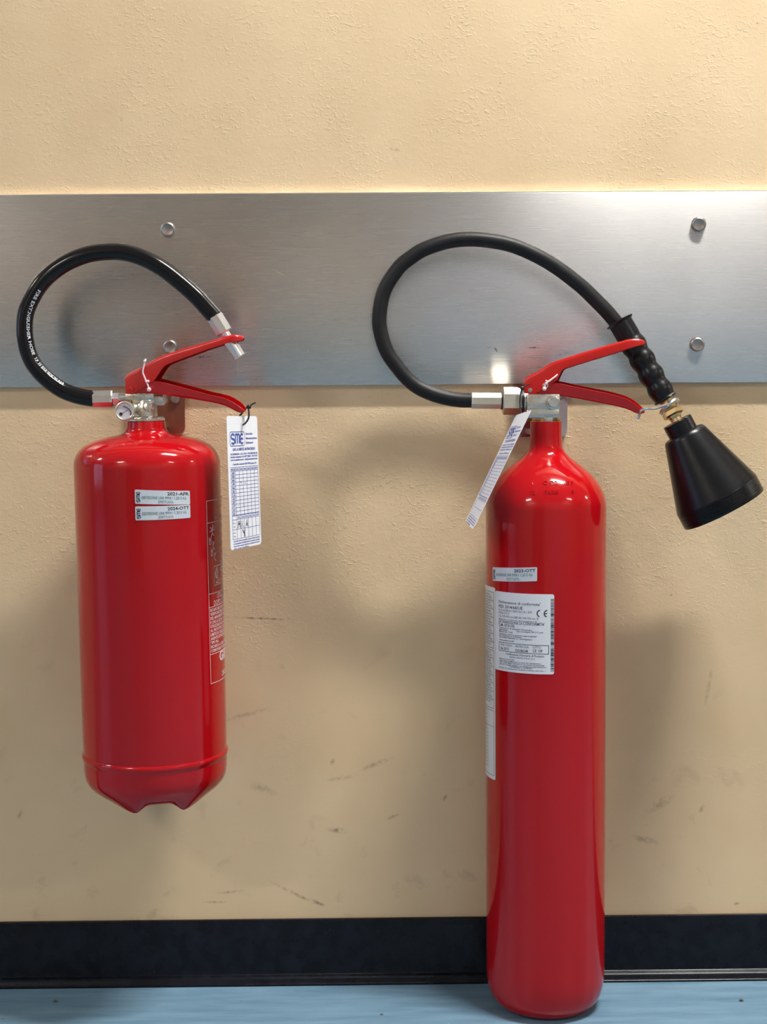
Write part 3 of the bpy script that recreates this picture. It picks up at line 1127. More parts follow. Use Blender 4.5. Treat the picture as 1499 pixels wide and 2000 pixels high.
P = Print()
sA, sB, sC = s_of(79, 561), s_of(66, 694), s_of(122, 760)
L1 = (sA - sB) * 1e3
P.text('FIRE EXTINGUISHER HOSE', 0, -1.8, 3.6, width=L1, bold=0.02)
P.text('T.P. 55 BAR W.P. 30 BAR', (sA - sB) * 1e3 + 3.5, -1.8, 3.5, width=(sB - sC) * 1e3 - 3, bold=0.02)
P.onto(hose_map(sA, 0.50, 0.95, sC), 'hose_lettering', 'ink_white', hose)

# hose fittings: crimped ferrules, thin hex, nozzle
q0, q1, q2 = at(183, 778.5, LY), at(222, 778, LY), at(235, 778, LY)
F = MB()
F.lathe(q0, q1 - q0, [(0.0090, 0.0), (0.0097, 0.0006), (0.0097, (q1 - q0).length - 0.0012), (0.0088, (q1 - q0).length)], 8, phase=math.pi / 8)
F.lathe(q1, q2 - q1, [(0.0060, 0.0), (0.0072, 0.0005), (0.0072, (q2 - q1).length)], 6)
F.build('ferrule', 'alu', hose, smooth=20)
n0, n1, n2 = at(421.5, 617.5, NYL), at(441, 650.5, NYL), at(470.8, 699.5, NYL)
ax = (n2 - n0).normalized()
F = MB()
l1 = (n1 - n0).length
F.lathe(n0, ax, [(0.0090, 0.0), (0.0097, 0.0006), (0.0097, l1 - 0.001), (0.0088, l1)], 8, phase=math.pi / 8)
F.build('ferrule', 'alu', hose, smooth=20)
F = MB()
l2 = (n2 - n0).length
F.lathe(n0 + ax * (l1 - 0.001), ax, [(0.0050, 0.0), (0.0052, 0.0075), (0.0068, 0.009), (0.0068, l2 - l1 - 0.0006), (0.0062, l2 - l1), (0.0045, l2 - l1 - 0.0004), (0.0042, l2 - l1 - 0.010)], 32)
F.build('nozzle', 'alu', hose, smooth=35)


# stickers on the body
def sticker(root, ax, ay, R, quad, date, name_label, parent):
    """quad: px corners TL, TR, BR, BL."""
    (a0, z0), (a1, z1), (a2, z2), (a3, z3) = [cyl_at(px, py, ax, ay, R) for px, py in quad]
    th0 = (a0 + a3) / 2
    w = ((a1 + a2) / 2 - th0) * R * 1e3
    h = ((z0 - z3) + (z1 - z2)) / 2 * 1e3
    zb = z3

    def mp(off):
        def fn(x, y):
            k = x / w
            zlo, zhi = z3 + (z2 - z3) * k, z0 + (z1 - z0) * k
            th = th0 + x * 1e-3 / R
            return Vector((ax + (R + off) * math.sin(th), ay - (R + off) * math.cos(th), zlo + (zhi - zlo) * y / h))
        return fn
    s = patch(mp(0.0004), mp(0.00005), w, h, 1.2, 14).build('sticker', 'sticker', parent, smooth=0)
    s['label'] = name_label
    P = Print()
    P.logo(5.2, h * 0.12, h * 0.76, 3.4, 0.85, rot=90)
    P.onto(mp(0.0005), 'logo', 'ink_black', s)
    P = Print()
    P.text(date, w - 1.6, h * 0.67, 3.4, width=w * 0.41, align='r', bold=0.02)
    P.onto(mp(0.0005), 'date_lettering', 'ink_black', s)
    P = Print()
    P.text('REVISIONE UNI 9994 / 1.2013 4.6', w * 0.12, h * 0.37, 3.1, width=w * 0.80, bold=0.02)
    P.text('EFFETTUATA', w * 0.40, h * 0.08, 2.9, width=w * 0.27, bold=0.012)
    P.onto(mp(0.0005), 'lettering', 'ink_green', s)
    return s


sticker(left, LX, LY, LR, [(263, 952.3), (370, 956.3), (370, 983), (262.5, 980)], '2021-APR', 'upper silvery sticker dated 2021-APR', left)
sticker(left, LX, LY, LR, [(263, 985.3), (370.3, 983.2), (370.5, 1009.3), (263.5, 1012.6)], '2024-OTT', 'lower silvery sticker dated 2024-OTT', left)

# printed instruction panel on the right side of the body
(tha, zt_) = cyl_at(402.5, 977, LX, LY, LR)
(thb, zb_) = cyl_at(407, 1338, LX, LY, LR)
th0 = (tha + thb) / 2
Hh = (zt_ - zb_) * 1e3
WW = 150.0
fm = cyl_map(LX, LY, LR, th0, zb_, 0.0002)
P = Print()


def hy(py):
    return (cyl_at(405, py, LX, LY, LR)[1] - zb_) * 1e3


lw = 0.75
P.frame(0, 0, WW, Hh, lw)
for py in (1021, 1161, 1187.5, 1280.5):
    y = hy(py)
    P.rect(0, y - lw / 2, WW, y + lw / 2)
P.text('34A 233B C', 16, hy(1016), 3.6, width=34)
P.text('ESTINTORE', 46, hy(996), 11, width=80, bold=0.02)
# three little figures of the instructions
for (cx, py, k) in ((10, 1037, 0), (9, 1062, 1), (12, 1085, 2)):
    y = hy(py)
    fig = [[(-4, 4), (0, 1), (4, 5)], [(0, 1), (0, -3), (-3, -7)], [(0, -3), (4, -6)], [(0, 1), (1.5, 7)], [(-5, -1), (5, 1)]]
    if k:
        fig = [[(-5, 7), (-5, -1), (-2, -1), (-2, 4)], [(2, 2), (2, -5), (6, -8)], [(2, -2), (6, 2)], [(-5, 3), (-1, 6)]]
    for s in fig:
        P.stroke([(cx + a, y + b) for a, b in s], 1.3)
for k, s in enumerate(('1 TOGLIERE LA SICURA', '2 IMPUGNARE', '3 PREMERE A FONDO', '4 DIRIGERE IL GETTO', 'ALLA BASE', 'DELLE FIAMME')):
    P.text(s, 34, hy(1040 + 17 * k), 5.5)
# fire class box
yb_, yt_ = hy(1147), hy(1108)
P.frame(12, yb_, 32, yt_, 0.7)
P.frame(30, hy(1122), 46, hy(1101), 0.7)
P.text('A', 33, hy(1120), 8.5, width=9, bold=0.03)
P.stroke([(17, yb_ + 8), (15.5, yb_ + 13), (19, yb_ + 20), (21, yb_ + 14), (20, yb_ + 8), (17, yb_ + 8)], 2.2)
P.stroke([(16, yb_ + 3), (23, yb_ + 6), (28, yb_ + 4), (22, yb_ + 2), (16, yb_ + 3)], 1.3)
P.text("UTILIZZABILE SU APPARECCHIATURE", 18, hy(1173), 5.6, bold=0.015, narrow=0.8)
P.text("DOPO L'UTILIZZAZIONE IN LOCALI", 10, hy(1186), 5.6, bold=0.015, narrow=0.8)
para = ['RICARICARE DOPO L USO ANCHE PARZIALE', 'VERIFICARE PERIODICAMENTE CHE L INDICE', 'DEL MANOMETRO SIA NEL CAMPO VERDE', 'E CHE LA SICURA SIA AL SUO POSTO',
        'UTILIZZARE SOLO PRODOTTI CONFORMI', 'AL PROTOTIPO OMOLOGATO TEMPERATURE', 'LIMITE DI UTILIZZAZIONE DA -30 A +60', 'AGENTE ESTINGUENTE POLVERE ABC',
        'TIPO PB-L', 'RICARICA A CURA DI PERSONALE ESPERTO', 'COMPONENTI ORIGINALI E MANUTENZIONE']
for k, s in enumerate(para):
    P.text(s, 2.2, hy(1196.4 + 8.05 * k), 3.3, bold=0.03, narrow=0.85)
P.text('GIBI', 20, hy(1299), 10.5, width=32, bold=0.05)
P.text('V.LE', 47, hy(1309), 6, bold=0.02)
P.text('28021 BORGOMANERO', 27, hy(1331), 5.4, bold=0.03)
P.onto(fm, 'printed_panel', 'ink_pink', left)['label'] = 'pale pink printed instruction panel wrapping round the right side'


# ------------------------------------------------------------------ right extinguisher (carbon dioxide)
RY = -0.074
RA = at(1064.7, 1000, RY)
RX, RR = RA.x + 0.0012, 0.0679


def rz(py):
    return at(1064, py, RY).z


right = thing('fire_extinguisher', 'tall slim red carbon dioxide extinguisher with black horn, standing on the floor', 'fire extinguisher', (RX, RY, 0))
zs0 = rz(990)
prof = [(0.004, 0.004), (0.030, 0.0025), (0.040, 0.0004), (0.0445, 0.0), (0.0500, 0.0012), (0.0555, 0.0046), (0.0605, 0.0100), (0.0640, 0.0170), (0.0663, 0.0255), (0.0675, 0.035), (RR, 0.047)]
for k in range(1, 9):
    prof.append((RR, 0.047 + (zs0 - 0.047) * k / 8))
for (dx, py) in ((118.0, 982), (116.6, 975), (114.3, 967), (110.5, 957.5), (105.5, 948), (99.5, 939.5), (92.5, 931), (84, 922.5), (74, 914), (64.5, 906.5), (55, 899.5),
                 (46.5, 892.5), (40, 886), (35.5, 880), (32.6, 874), (31.2, 866), (30.8, 856), (30.8, 823)):
    prof.append((dx * RR / 118.4, rz(py)))
body = MB().lathe((RX, RY, 0), (0, 0, 1), prof, 128)
rcyl = body.build('cylinder', 'red', right, smooth=40)
# stamped lettering on the shoulder
shp = [(dx * RR / 118.4, rz(py)) for dx, py in ((118, 982), (114.3, 967), (105.5, 948), (92.5, 931), (74, 914), (55, 899.5))]


def shoulder(x, y, off=0.0002):
    """x mm round the shoulder, y mm up its slope from the foot of the dome."""
    s = y * 1e-3
    for i in range(len(shp) - 1):
        a, b = Vector(shp[i]), Vector(shp[i + 1])
        l = (b - a).length
        if s <= l or i == len(shp) - 2:
            p = a.lerp(b, s / l)
            nrm = Vector((b.y - a.y, -(b.x - a.x))).normalized()
            p = p + nrm * off
            break
        s -= l
    th = x * 1e-3 / p.x
    return Vector((RX + p.x * math.sin(th), RY - p.x * math.cos(th), p.y))


def embossed(lines):
    mb = MB()
    for (s, x, y, size) in lines:
        vs, fs = text_shape(s, size, 1.0, 0.012)
        x0 = min(p[0] for p in vs)
        n_ = len(vs)
        top = [shoulder(x + a - x0, y + b, 0.0009) for a, b in vs]
        bot = [shoulder(x + a - x0, y + b, -0.0006) for a, b in vs]
        mb.add(top, fs)
        mb.add(bot, [tuple(reversed(f_)) for f_ in fs])
        cnt = {}
        for f_ in fs:
            for i in range(len(f_)):
                e = (f_[i], f_[(i + 1) % len(f_)])
                cnt[tuple(sorted(e))] = cnt.get(tuple(sorted(e)), 0) + 1
        o_ = len(mb.v)
        mb.add(top + bot, [(a, b, b + n_, a + n_) for (a, b), c_ in cnt.items() if c_ == 1])
    return mb


embossed([('C O2', -10, 26, 5.0), ('KG 5', 12, 26, 4.2), ('I', -22, 26, 4.2), ('FARIS', -9, 14.5, 4.6), ('S', 22, 15, 4.2), ('12', -24, 14, 4.2)]).build('stamped_marks', 'red', rcyl, smooth=0)

# neck thread, valve block
V = MB()
zc = rz(823)
V.lathe((RX, RY, zc), (0, 0, 1), [(0.0165, -0.001), (0.0165, 0.0006), (0.0155, 0.0010), (0.0165, 0.0016), (0.0155, 0.0022), (0.0160, 0.0045)], 40)
V.build('neck_thread', 'brass', right, smooth=35)
V = MB()
va, vb = at(1029, 817, RY - 0.017), at(1094, 800, RY - 0.017)
V.box((va.x, RY - 0.0165, va.z), (vb.x, RY + 0.0165, vb.z + 0.001), 0.0022)
vc, vd = at(1029, 801, RY - 0.015), at(1095, 769, RY - 0.015)
V.box((vc.x, RY - 0.0150, vc.z), (vd.x, RY + 0.0150, vd.z), 0.0022)
t0, t1 = at(1064, 825, RY - 0.017), at(1080, 815, RY - 0.017)
V.box((t0.x, RY - 0.0172, t0.z), (t1.x, RY - 0.010, t1.z), 0.0006)
# outlet neck towards the hose nut
q1, q0 = at(1032, 784, RY), at(1020, 784, RY)
V.lathe(q1, q0 - q1, [(0.0120, 0.0), (0.0120, (q1 - q0).length)], 32)
valve = V.build('valve', 'nickel', right, smooth=35)
q = at(1081, 785.5, RY - 0.018)
B = MB().lathe((q.x, RY - 0.0148, q.z), (0.08, -1, 0), [(0.0082, 0.0), (0.0080, 0.0010), (0.0058, 0.0016), (0.0058, 0.0044), (0.0053, 0.0052), (0.0004, 0.0052)], 32)
B.build('safety_disc_plug', 'nickel', valve, smooth=30)
q = at(1039.5, 782, RY - 0.0152)


def raised(P, O, off, name, mat, parent):
    mb = MB()
    vs = [O + Vector((x * 1e-3, -off, y * 1e-3)) for x, y in P.v]
    mb.add(vs, P.f)
    return mb.build(name, mat, parent, smooth=0, recalc=False)


P = Print()
P.stroke([(4.2 * math.cos(math.radians(a)), 4.2 * math.sin(math.radians(a))) for a in range(0, 361, 20)], 0.7)
P.text('P', -1.1, -1.6, 3.2, bold=0.01)
mb = MB()
n_ = len(P.v)
em_y = RY - 0.0150


def emboss_flat(P, O, y_front, y_back, name, mat, parent):
    mb = MB()
    fr_ = [Vector((O.x + x * 1e-3, y_front, O.z + y * 1e-3)) for x, y in P.v]
    bk_ = [Vector((O.x + x * 1e-3, y_back, O.z + y * 1e-3)) for x, y in P.v]
    cnt = {}
    for f_ in P.f:
        for i in range(len(f_)):
            e = tuple(sorted((f_[i], f_[(i + 1) % len(f_)])))
            cnt[e] = cnt.get(e, 0) + 1
    n_ = len(fr_)
    mb.add(fr_ + bk_, list(P.f) + [(a, b, b + n_, a + n_) for (a, b), c_ in cnt.items() if c_ == 1])
    return mb.build(name, mat, parent, smooth=0, recalc=False)


P.text('CE', 6.0, 2.2, 2.2)
P.text('UNI 7', -4.0, -8.2, 2.4, width=13)
P.text('S', 11.5, -5.0, 2.6)
emboss_flat(P, q, RY - 0.0157, RY - 0.0149, 'cast_marks', 'nickel', valve)

# hose nut and ferrule
q0, q1, q2, q3, q4 = at(921, 782.5, RY), at(980, 783, RY), at(982, 783, RY), at(1019, 783.5, RY), at(1023, 784, RY)

# levers
up_rows = [(1024.8, 741, 770.5), (1027, 738, 772), (1031.4, 734.7, 772), (1040, 730.3, 771), (1050, 725.4, 766.5), (1060.8, 718.5, 760), (1074, 709.4, 752), (1082, 706, 747),
           (1088.8, 703.8, 742.5), (1092, 702.8, 735.5), (1095, 701.8, 729), (1098.5, 700.8, 722.5), (1103.5, 699.2, 719.5), (1117, 695, 715.2), (1130, 690.7, 711), (1160, 681.7, 701.8), (1183.5, 674.7, 694.8),
           (1205, 668.7, 688.2), (1223.6, 663.5, 682), (1234, 661.6, 678.8), (1243, 661.0, 676.2), (1250, 661.6, 674.5), (1256, 663.4, 673), (1260.4, 666.8, 671)]
UP = lever(px_stations(up_rows, RY - 0.012, RX, REV_YAW), RY, 0.0130, 0.0018, True, 5, 0.0, RX, REV_YAW)
upl = UP.build('upper_lever', 'red_lever', right, smooth=35)
lo_rows = [(1046, 757, 772), (1060, 752, 771.6), (1076.8, 747, 771.2), (1087.5, 745.4, 771.6), (1103.5, 748.8, 773), (1117, 752, 775.2), (1157, 760, 782.8), (1185, 765.6, 788.2), (1197, 768.4, 790.6), (1210, 772, 793.6),
           (1223.6, 776.5, 797.2), (1232, 780.6, 800.4), (1240, 785.6, 804.4), (1246, 790.4, 806.6), (1252, 796, 807), (1256, 800, 806.4), (1259.6, 803, 805.6)]
LO = lever(px_stations(lo_rows, RY - 0.0105, RX, REV_YAW), RY, 0.0108, 0.0017, False, 4, math.radians(7), RX, REV_YAW)
lowl = LO.build('lower_lever', 'red_lever', right, smooth=35)
rv = at(1036, 762, RY - 0.013)
MB().lathe((rv.x, RY - 0.0126, rv.z), (0, -1, 0), [(0.0024, 0), (0.0024, 0.0008), (0.0012, 0.0012)], 16).build('rivet', 'bolt', upl)
sy = RY - 0.0150
S = MB()
S.tube(catmull([at(1097, 722, RY - 0.004), at(1093, 727, sy + 0.003), at(1087, 734, sy), at(1078, 741, sy), at(1070, 746.5, sy), at(1066, 751, sy), at(1064, 759, sy)], 4), 0.0010, 8)
S.tube([at(1066, 743, sy), at(1071, 745, sy)], 0.0008, 6)
S.ball(at(1064, 759.5, sy), 0.0023)
S.ball(at(1067.5, 748.5, sy), 0.0015)
S.build('seal_tie', 'seal', right)
c = at(1066, 753, RY - 0.0135)
MB().tube([c + Vector((0.0026 * math.cos(a), -0.0006, 0.0026 * math.sin(a))) for a in [math.radians(d) for d in range(0, 361, 24)]], 0.0007, 8, caps=False).build('pin_ring', 'wire', right)

# hose, leaving the nut, looping up and over to the grip
hx = [(922, 782), (900, 781.5), (876, 778), (848, 770.5), (819, 757.5), (797, 740.5), (778.5, 719), (758, 690), (746.5, 659), (741.3, 622), (750.5, 569), (778, 524.5), (803, 503), (830, 486.5),
      (876, 471.5), (924, 467.3), (978, 473.5), (1016, 484.5), (1054, 502), (1086, 521), (1116, 543), (1142, 564.5), (1166, 588), (1186, 608.5), (1204, 630), (1212, 643)]
GY = -0.060
N_ = len(hx)
HYR = [RY + (GY - RY) * min(1, (i / (N_ - 1)) ** 1.2) for i in range(N_)]
rpts = catmull([at(x, y, Y) for (x, y), Y in zip(hx, HYR)], 8)
rhose = MB().tube(rpts, 0.00825, 28).build('hose', 'hose_matt', right, smooth=60)
F = MB()
L_ = (q1 - q0).length
F.lathe(q0, q1 - q0, [(0.0088, 0.0), (0.0096, 0.0008), (0.0096, L_)], 8, phase=math.pi / 8)
F.build('ferrule', 'zinc', rhose, smooth=20)
F = MB()
L2 = (q3 - q2).length
ax_ = (q3 - q2).normalized()
F.lathe(q2, ax_, [(0.0135, 0.0), (0.0156, 0.0012), (0.0156, L2 - 0.0055), (0.0135, L2)], 6, phase=math.pi / 2)
F.build('hex_nut', 'zinc', rhose, smooth=20)
F = MB()
F.lathe(q1, ax_, [(0.0098, -0.0006), (0.0098, 0.0012)], 32)
F.build('gasket', 'black', rhose, smooth=20)
F = MB()
F.lathe(q3, ax_, [(0.0120, -0.001), (0.0140, 0.0), (0.0140, 0.0018), (0.0120, 0.0026)], 32)
F.build('gasket', 'black', rhose, smooth=20)

# ribbed rubber grip on the hose end
g0, g1 = at(1210.5, 627, GY), at(1301.8, 781.5, GY - 0.014)
ga = (g1 - g0).normalized()
GL = (g1 - g0).length
prof = [(0.0085, 0.004), (0.0128, 0.0022), (0.0160, 0.0), (0.0164, 0.0006), (0.0158, 0.0014), (0.0136, 0.0030), (0.0136, 0.010), (0.0136, 0.017), (0.0133, 0.0215)]
s0 = 0.0215
nb = 4
bl = (GL - 0.0035 - s0) / nb
for k in range(nb):
    for q_ in range(1, 11):
        t_ = q_ / 10
        prof.append((0.01275 + 0.0021 * math.sin(math.pi * t_) ** 1.3 - 0.0002 * k, s0 + bl * (k + t_)))
prof += [(0.0128, GL - 0.0028), (0.0138, GL - 0.0018), (0.0138, GL - 0.0012), (0.0122, GL), (0.0090, GL)]
MB().lathe(g0, ga, prof, 48).build('grip', 'grip', rhose, smooth=50)
# brass union with a steel wire wound round it
h0, h1 = at(1323, 822.5, GY - 0.022), at(1414, 993, GY - 0.027)
un = (h0 - g1).normalized()
UL = (h0 - g1).length
U = MB()
U.lathe(g1 - un * 0.001, un, [(0.0085, 0.0), (0.0085, UL * 0.45)], 24)
U.lathe(g1 + un * UL * 0.48, un, [(0.0102, 0.0), (0.0122, 0.0012), (0.0122, 0.0062), (0.0102, 0.0074)], 6, phase=0.3)
U.lathe(g1 + un * (UL * 0.48 + 0.007), un, [(0.0085, 0.0), (0.0066, 0.004), (0.0066, UL * 0.52 - 0.006)], 24)
U.build('union_nut', 'brass', rhose, smooth=25)
# horn
ha = (h1 - h0).normalized()
k_ = 1e-3 / 1.728
hp = [(0.006, 0.0002), (27.5, 0.0), (29, 1.0), (29, 25), (34, 26), (39, 27.5), (42, 31), (43.5, 35)]
for i in range(1, 9):
    t_ = i / 8
    hp.append((43.5 + (83.8 - 43.5) * t_, 35 + (160 - 35) * t_))
hp += [(84.5, 162.5)]
s_ = 165.0
while s_ < 187:
    hp += [(84.4, s_), (83.7, s_ + 0.5), (83.7, s_ + 1.1), (84.4, s_ + 1.6)]
    s_ += 3.6
hp += [(84.2, 192), (83.6, 194), (81.5, 194), (80.5, 188), (60, 110), (38, 40), (5, 36)]
hp = [(max(r * k_, 0.0005), s * k_) for r, s in hp]
horn = MB().lathe(h0, ha, hp, 72).build('horn', 'horn', right, smooth=28)
# wire: two turns round the union, then across to the lower lever and a short tail
O_, A_, X_, Y_ = MB().frame(g1 + un * UL * 0.22, (un + Vector((0.25, 0, 0.10))).normalized())
wp = []
wc = at(1307.5, 793.5, GY - 0.0165)
for d in range(0, 720, 20):
    a = math.radians(d + 110)
    wp.append(wc + A_ * (0.0030 * (d / 720) - 0.0012) + (X_ * math.cos(a) + Y_ * math.sin(a)) * 0.0122)
tip = at(1250, 801, RY)
ex = [wp[-1], at(1285, 796.5, RY - 0.018 - 0.004), at(1268, 798, RY - 0.018 - 0.012), at(1256, 800, RY - 0.018 - 0.0135), at(1251, 804, RY - 0.018 - 0.012), at(1250, 809, RY - 0.018 - 0.006), at(1246.5, 818, RY - 0.018 - 0.004)]
W_ = MB().tube(wp + catmull(ex, 6)[1:], 0.00145, 8)
W_.build('retaining_wire', 'wire', right)

# stickers and labels of the tall cylinder
sticker(right, RX, RY, RR, [(962.5, 1107.5), (1048.5, 1107.8), (1051, 1135), (964.5, 1134.5)], '2023-OTT', 'silvery sticker dated 2023-OTT', right)
(a0, z0), (a1, z1) = cyl_at(968.5, 1153.5, RX, RY, RR), cyl_at(1083, 1160, RX, RY, RR)
(a2, z2), (a3, z3) = cyl_at(1083, 1319.5, RX, RY, RR), cyl_at(970, 1307, RX, RY, RR)
th0, w, h = a0, (a1 - a0) * RR * 1e3, (z0 - z3) * 1e3
zb = z3
lab = patch(cyl_map(RX, RY, RR, th0, zb, 0.0004), cyl_map(RX, RY, RR, th0, zb, 0.00005), w, h, 2.0, 20).build('conformity_label', 'paper', right, smooth=0)
lab['label'] = 'white conformity label with CE mark and barcode'
fm = cyl_map(RX, RY, RR, th0, zb, 0.0005)
kx, ky = w / 1270.0, h / 1800.0                                       # the label as read off the photograph


def lx_(px):
    """photo column in the label's close view (0-1389 over 125 px) to mm round the cylinder"""
    a, _ = cyl_at(965 + px / 11.11, 1240, RX, RY, RR)
    return (a - th0) * RR * 1e3


def ly_(px, py):
    _, z = cyl_at(965 + px / 11.11, 1150 + py / 11.11, RX, RY, RR)
    return (z - zb) * 1e3


def tline(P, s, x0, x1, px_y, size, bold=0.0, narrow=None):
    xa, xb = lx_(x0), lx_(x1)
    P.text(s, xa, ly_(x0, px_y), size, width=xb - xa, bold=bold)


P = Print()
tline(P, 'Dichiarazione di conformita\'', 118, 1010, 300, 3.0, 0.008)
tline(P, 'PED 2014/68/UE', 118, 630, 400, 3.4, 0.012)
tline(P, 'O.N. BUREAU VERITAS CE 1370', 118, 830, 470, 2.4)
tline(P, 'MODULO H', 118, 340, 530, 2.4)
tline(P, 'CE-1370-PED-H-GBR 001-09-ITA rev. D', 118, 975, 600, 2.4)
tline(P, 'Fabbricato in conformita\' all\'omologazione del', 118, 945, 655, 1.5, 0.01)
tline(P, 'DICHIARAZIONE DI CONFORMITA\'', 118, 1105, 725, 3.2, 0.012)
tline(P, 'D.M. 07/01/05', 118, 455, 800, 3.2, 0.012)
for (s, x1, y) in (('Costruttore di estintori d\'incendio', 835, 845), ('Stabilimento               Tipo omologato EN 3-7 cert.', 1080, 885),
                   ('Matricola 7196', 415, 925), ('Si dichiara sotto la propria responsabilita\'', 940, 975), ('che l\'estintore e\' conforme', 610, 1010),
                   ('al prototipo depositato e n. omologazione', 830, 1045), ('www.estintori.info', 445, 1110)):
    tline(P, s, 125, x1, y, 1.6, 0.014)
tline(P, 'MESE / ANNO', 155, 400, 1220, 2.2)
tline(P, 'MATRICOLA', 470, 760, 1268, 2.6)
tline(P, 'LOTTO', 850, 1020, 1290, 2.4)
tline(P, '06-2015', 155, 330, 1310, 3.2, 0.012)
tline(P, '0203B0248', 470, 745, 1362, 3.0, 0.012)
tline(P, 'CE 109', 850, 1055, 1375, 3.2, 0.012)
tline(P, 'Certificazione Volontaria di Prodotto', 265, 1100, 1425, 2.4, 0.006)
tline(P, 'BUREAU VERITAS ITALIA S.p.A.', 345, 900, 1492, 1.7)
for (s, x1, y) in (('Estintore d\'incendio', 450, 1512), ('Approvato dal Ministero ai sensi del regolamento', 1030, 1550),
                   ('CERT. CONFORMITA\' PRODOTTO SECONDO DISCIPLINARE', 1100, 1592), ('UNI EN 3-7:2008 UNI EN 3-8 UNI EN 3-9 CERTIFICATO', 1145, 1632)):
    tline(P, s, 130, x1, y, 1.35, 0.012)
tline(P, 'Certificato n. 678/001', 345, 840, 1705, 2.4)
tline(P, 'Per l\'uso e la manutenzione consultare il libretto 2015 Rev. 1', 125, 1120, 1705, 1.4, 0.01)
# box of the serial numbers
bx0, bx1 = lx_(122), lx_(1198)
P.frame(bx0, ly_(122, 1335), bx1, ly_(122, 1140), 0.6)
# CE mark
cy = (ly_(965, 455) + ly_(965, 615)) / 2
ry = (ly_(965, 455) - ly_(965, 615)) / 2 - 0.4
for (xc, e) in ((lx_(1018), False), (lx_(1172), True)):
    P.stroke([(xc + ry * 1.05 * math.cos(math.radians(a)), cy + ry * math.sin(math.radians(a))) for a in range(98, 263, 11)], 1.15)
    if e:
        P.stroke([(xc - ry, cy), (xc - 0.6, cy)], 1.05)
# barcode down the right edge
random.seed(11)
yy = ly_(1270, 1790)
ytop = ly_(1270, 215)
xb0, xb1 = lx_(1236), w - 0.15
while yy < ytop:
    t_ = random.choice((0.35, 0.35, 0.6, 0.6, 1.1, 1.5))
    P.rect(xb0, yy, xb1, min(yy + t_, ytop))
    yy += t_ + random.choice((0.3, 0.4, 0.6, 0.6, 0.9))
P.onto(fm, 'lettering', 'ink_black', lab)

# long strip label wrapped round the left side
(a1, z1), (a2, z2) = cyl_at(968, 1148, RX, RY, RR), cyl_at(968.5, 1524, RX, RY, RR)
ww = 62.0
th0 = (a1 + a2) / 2 - ww * 1e-3 / RR
hh = (z1 - z2) * 1e3
strip = patch(cyl_map(RX, RY, RR, th0, z2, 0.0004), cyl_map(RX, RY, RR, th0, z2, 0.00005), ww, hh, 2.0, 16).build('instruction_label', 'strip', right, smooth=0)
strip['label'] = 'long pale instruction label wrapping round the left side'
P = Print()
for (fy0, fy1) in ((0.685, 0.975), (0.37, 0.675), (0.02, 0.36)):
    P.frame(ww - 33, hh * fy0, ww - 2.6, hh * fy1, 0.5)
P.rect(ww - 33, hh * 0.275, ww - 2.6, hh * 0.275 + 0.4)
P.onto(cyl_map(RX, RY, RR, th0, z2, 0.0005), 'ruled_boxes', 'ink_black', strip)
P = Print()
words = ['ISTRUZIONI PER L USO', 'TOGLIERE LA SPINA', 'DI SICUREZZA', 'IMPUGNARE IL CONO', 'PREMERE LA LEVA', 'E DIRIGERE IL GETTO', 'ALLA BASE DELLE FIAMME', 'NON ESPORRE AL SOLE', 'ESTINTORE A CO2 KG 5']
k = 0
y = hh * 0.955
while y > hh * 0.39:
    if not (hh * 0.66 < y < hh * 0.69):
        P.text(words[k % len(words)], ww - 31, y, 2.0, width=24 + 3.5 * ((k * 7) % 3 - 1), bold=0.012)
    y -= 3.1
    k += 1
y = hh * 0.345
while y > hh * 0.04:
    P.text(words[k % len(words)], ww - 31, y, 1.7, width=13)
    y -= 4.2
    k += 1
P.onto(cyl_map(RX, RY, RR, th0, z2, 0.0005), 'lettering', 'ink_grey', strip)

# the short one hangs from its neck, its foot swung back towards the wall and a little to the right
piv = Vector((LX, LY, z_fl))
Rt = Matrix.Rotation(math.radians(1.6), 3, 'X') @ Matrix.Rotation(math.radians(-0.35), 3, 'Y')
left.location = piv + Rt @ (LB - piv) + Vector((-0.0003, 0, 0))
left.rotation_euler = Rt.to_euler()

# ------------------------------------------------------------------ wall hangers behind the necks
def hanger(px0, px1, py0, py1, neck_x, neck_y, neck_r, tongue_z, label, mat):
    lo_, hi_ = at(px0, py1, -0.0065), at(px1, py0, -0.0065)
    zt = min(hi_.z, RZ0 - 0.0008)
    t = thing('wall_hanger', label, 'bracket', ((lo_.x + hi_.x) / 2, 0, lo_.z))
    c = 0.007
    x0, x1, z0, z1 = lo_.x, hi_.x, lo_.z, zt
    poly = [(x0, z1), (x0, z0 + c)] + [(x0 + c - c * math.cos(math.radians(a)), z0 + c - c * math.sin(math.radians(a))) for a in (30, 60)] + \
           [(x0 + c, z0), (x1 - c, z0)] + [(x1 - c + c * math.sin(math.radians(a)), z0 + c - c * math.cos(math.radians(a))) for a in (30, 60)] + [(x1, z0 + c), (x1, z1)]
    mb = MB().plate(poly, -0.0065, 0.0)
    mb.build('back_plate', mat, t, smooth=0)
    m = MB()
    m.box((neck_x - 0.013, neck_y + neck_r + 0.0020, tongue_z - 0.0035), (neck_x + 0.013, -0.006, tongue_z + 0.0035), 0.0008)
    m.build('support_tongue', mat, t, smooth=0)
    for sgn in (-1, 1):
        b = MB().lathe(((x0 + x1) / 2 + sgn * (x1 - x0) * 0.33, -0.0064, z1 - 0.0135), (0, -1, 0), [(0.0058, 0), (0.0055, 0.0015), (0.0042, 0.0030), (0.0006, 0.0034)], 24)
        b.build('screw', 'bolt', t, smooth=40)
    return t


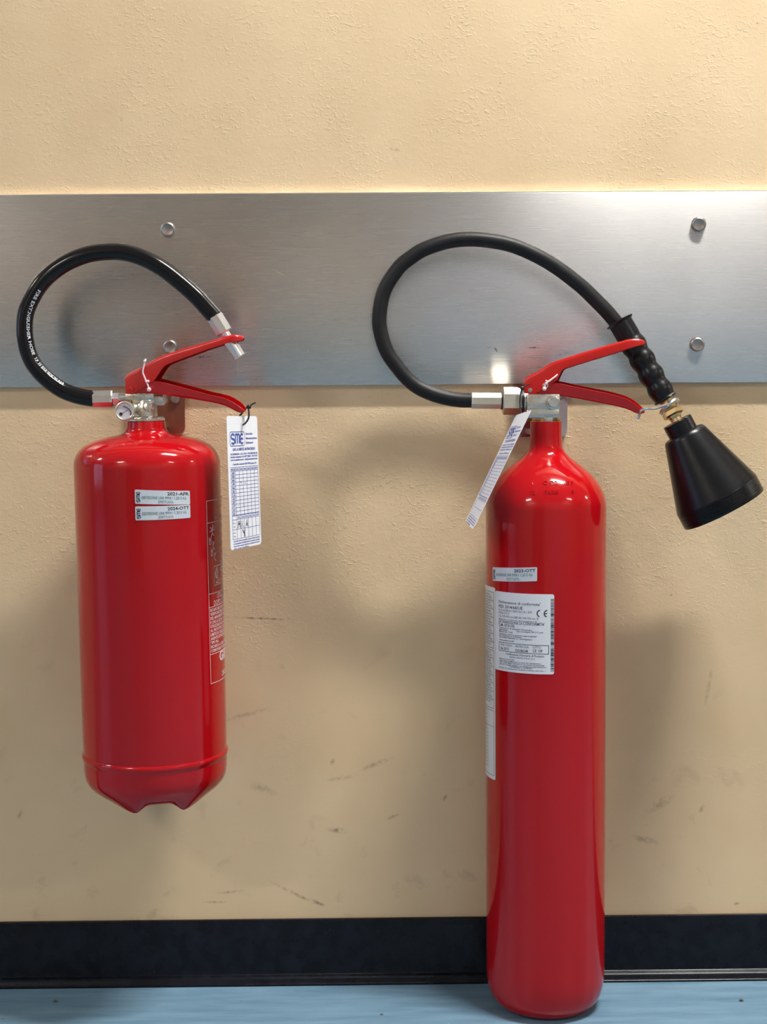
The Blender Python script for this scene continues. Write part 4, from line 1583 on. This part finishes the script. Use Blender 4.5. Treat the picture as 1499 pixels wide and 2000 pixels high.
hanger(257, 360, 757, 847.5, LX, LY, 0.0212, z_fl - 0.006, 'red-brown hanger plate on the wall behind the short extinguisher neck', 'plate_red')
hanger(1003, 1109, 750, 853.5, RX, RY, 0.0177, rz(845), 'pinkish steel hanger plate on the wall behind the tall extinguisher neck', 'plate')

# ------------------------------------------------------------------ inspection cards
TY = LY - 0.016
tag_card('inspection_tag', 'white inspection card hanging from the short extinguisher lower lever tip',
         [at(442.4, 812.6, TY - 0.036), at(502.0, 812.6, TY + 0.032), at(510.6, 1062.5, TY + 0.034), at(450.8, 1075.5, TY - 0.034)],
         [at(466, 815, TY + 0.0100), at(473, 807, TY + 0.0115), at(480, 798.5, TY + 0.0095), at(483.5, 795.5, TY + 0.002), at(486.5, 804, TY - 0.008), at(485.5, 817, TY - 0.010), at(480, 826, TY - 0.006), at(475, 829.5, TY - 0.0015)],
         at(486.5, 794.5, TY - 0.002), True)
tag_card('inspection_tag', 'white inspection card tied at the tall extinguisher valve, seen nearly edge-on',
         [at(1008.5, 811, RY - 0.012), at(1038.5, 801, RY - 0.072), at(924.5, 1034, RY - 0.082), at(910, 1018, RY - 0.014)],
         [at(1021, 757, RY - 0.0165), at(1017.5, 770, RY - 0.0185), at(1016, 786, RY - 0.0195), at(1017.5, 802, RY - 0.0215), at(1020, 812, RY - 0.027), at(1021, 818, RY - 0.033)],
         at(1021, 758, RY - 0.0165), False)

# ------------------------------------------------------------------ grit on the floor
def grit(px, py, size, label):
    d = ray(px, py)
    p = CAM + d * (-CAM.z / d.z)
    mb = MB()
    rr = random.Random(px)
    prof = [(size * 0.55, 0.0), (size, size * 0.25), (size * 0.9, size * 0.7), (size * 0.45, size * 1.05)]
    mb.lathe((p.x, p.y, 0.0), (0, 0, 1), prof, 7)
    for v in mb.v:
        v.x += rr.uniform(-1, 1) * size * 0.2
        v.y += rr.uniform(-1, 1) * size * 0.2
    t = mb.build('floor_crumb', 'grit', None, smooth=0)
    t['label'] = label
    t['category'] = 'crumb'
    t['group'] = 'crumbs on the floor'


grit(1449, 1955, 0.0026, 'small dark grit crumb on blue floor near the right edge')
grit(107, 1957, 0.0024, 'small dark grit crumb on blue floor near the left edge')
grit(746, 1982, 0.0017, 'tiny dark grit crumb on blue floor, middle foreground')
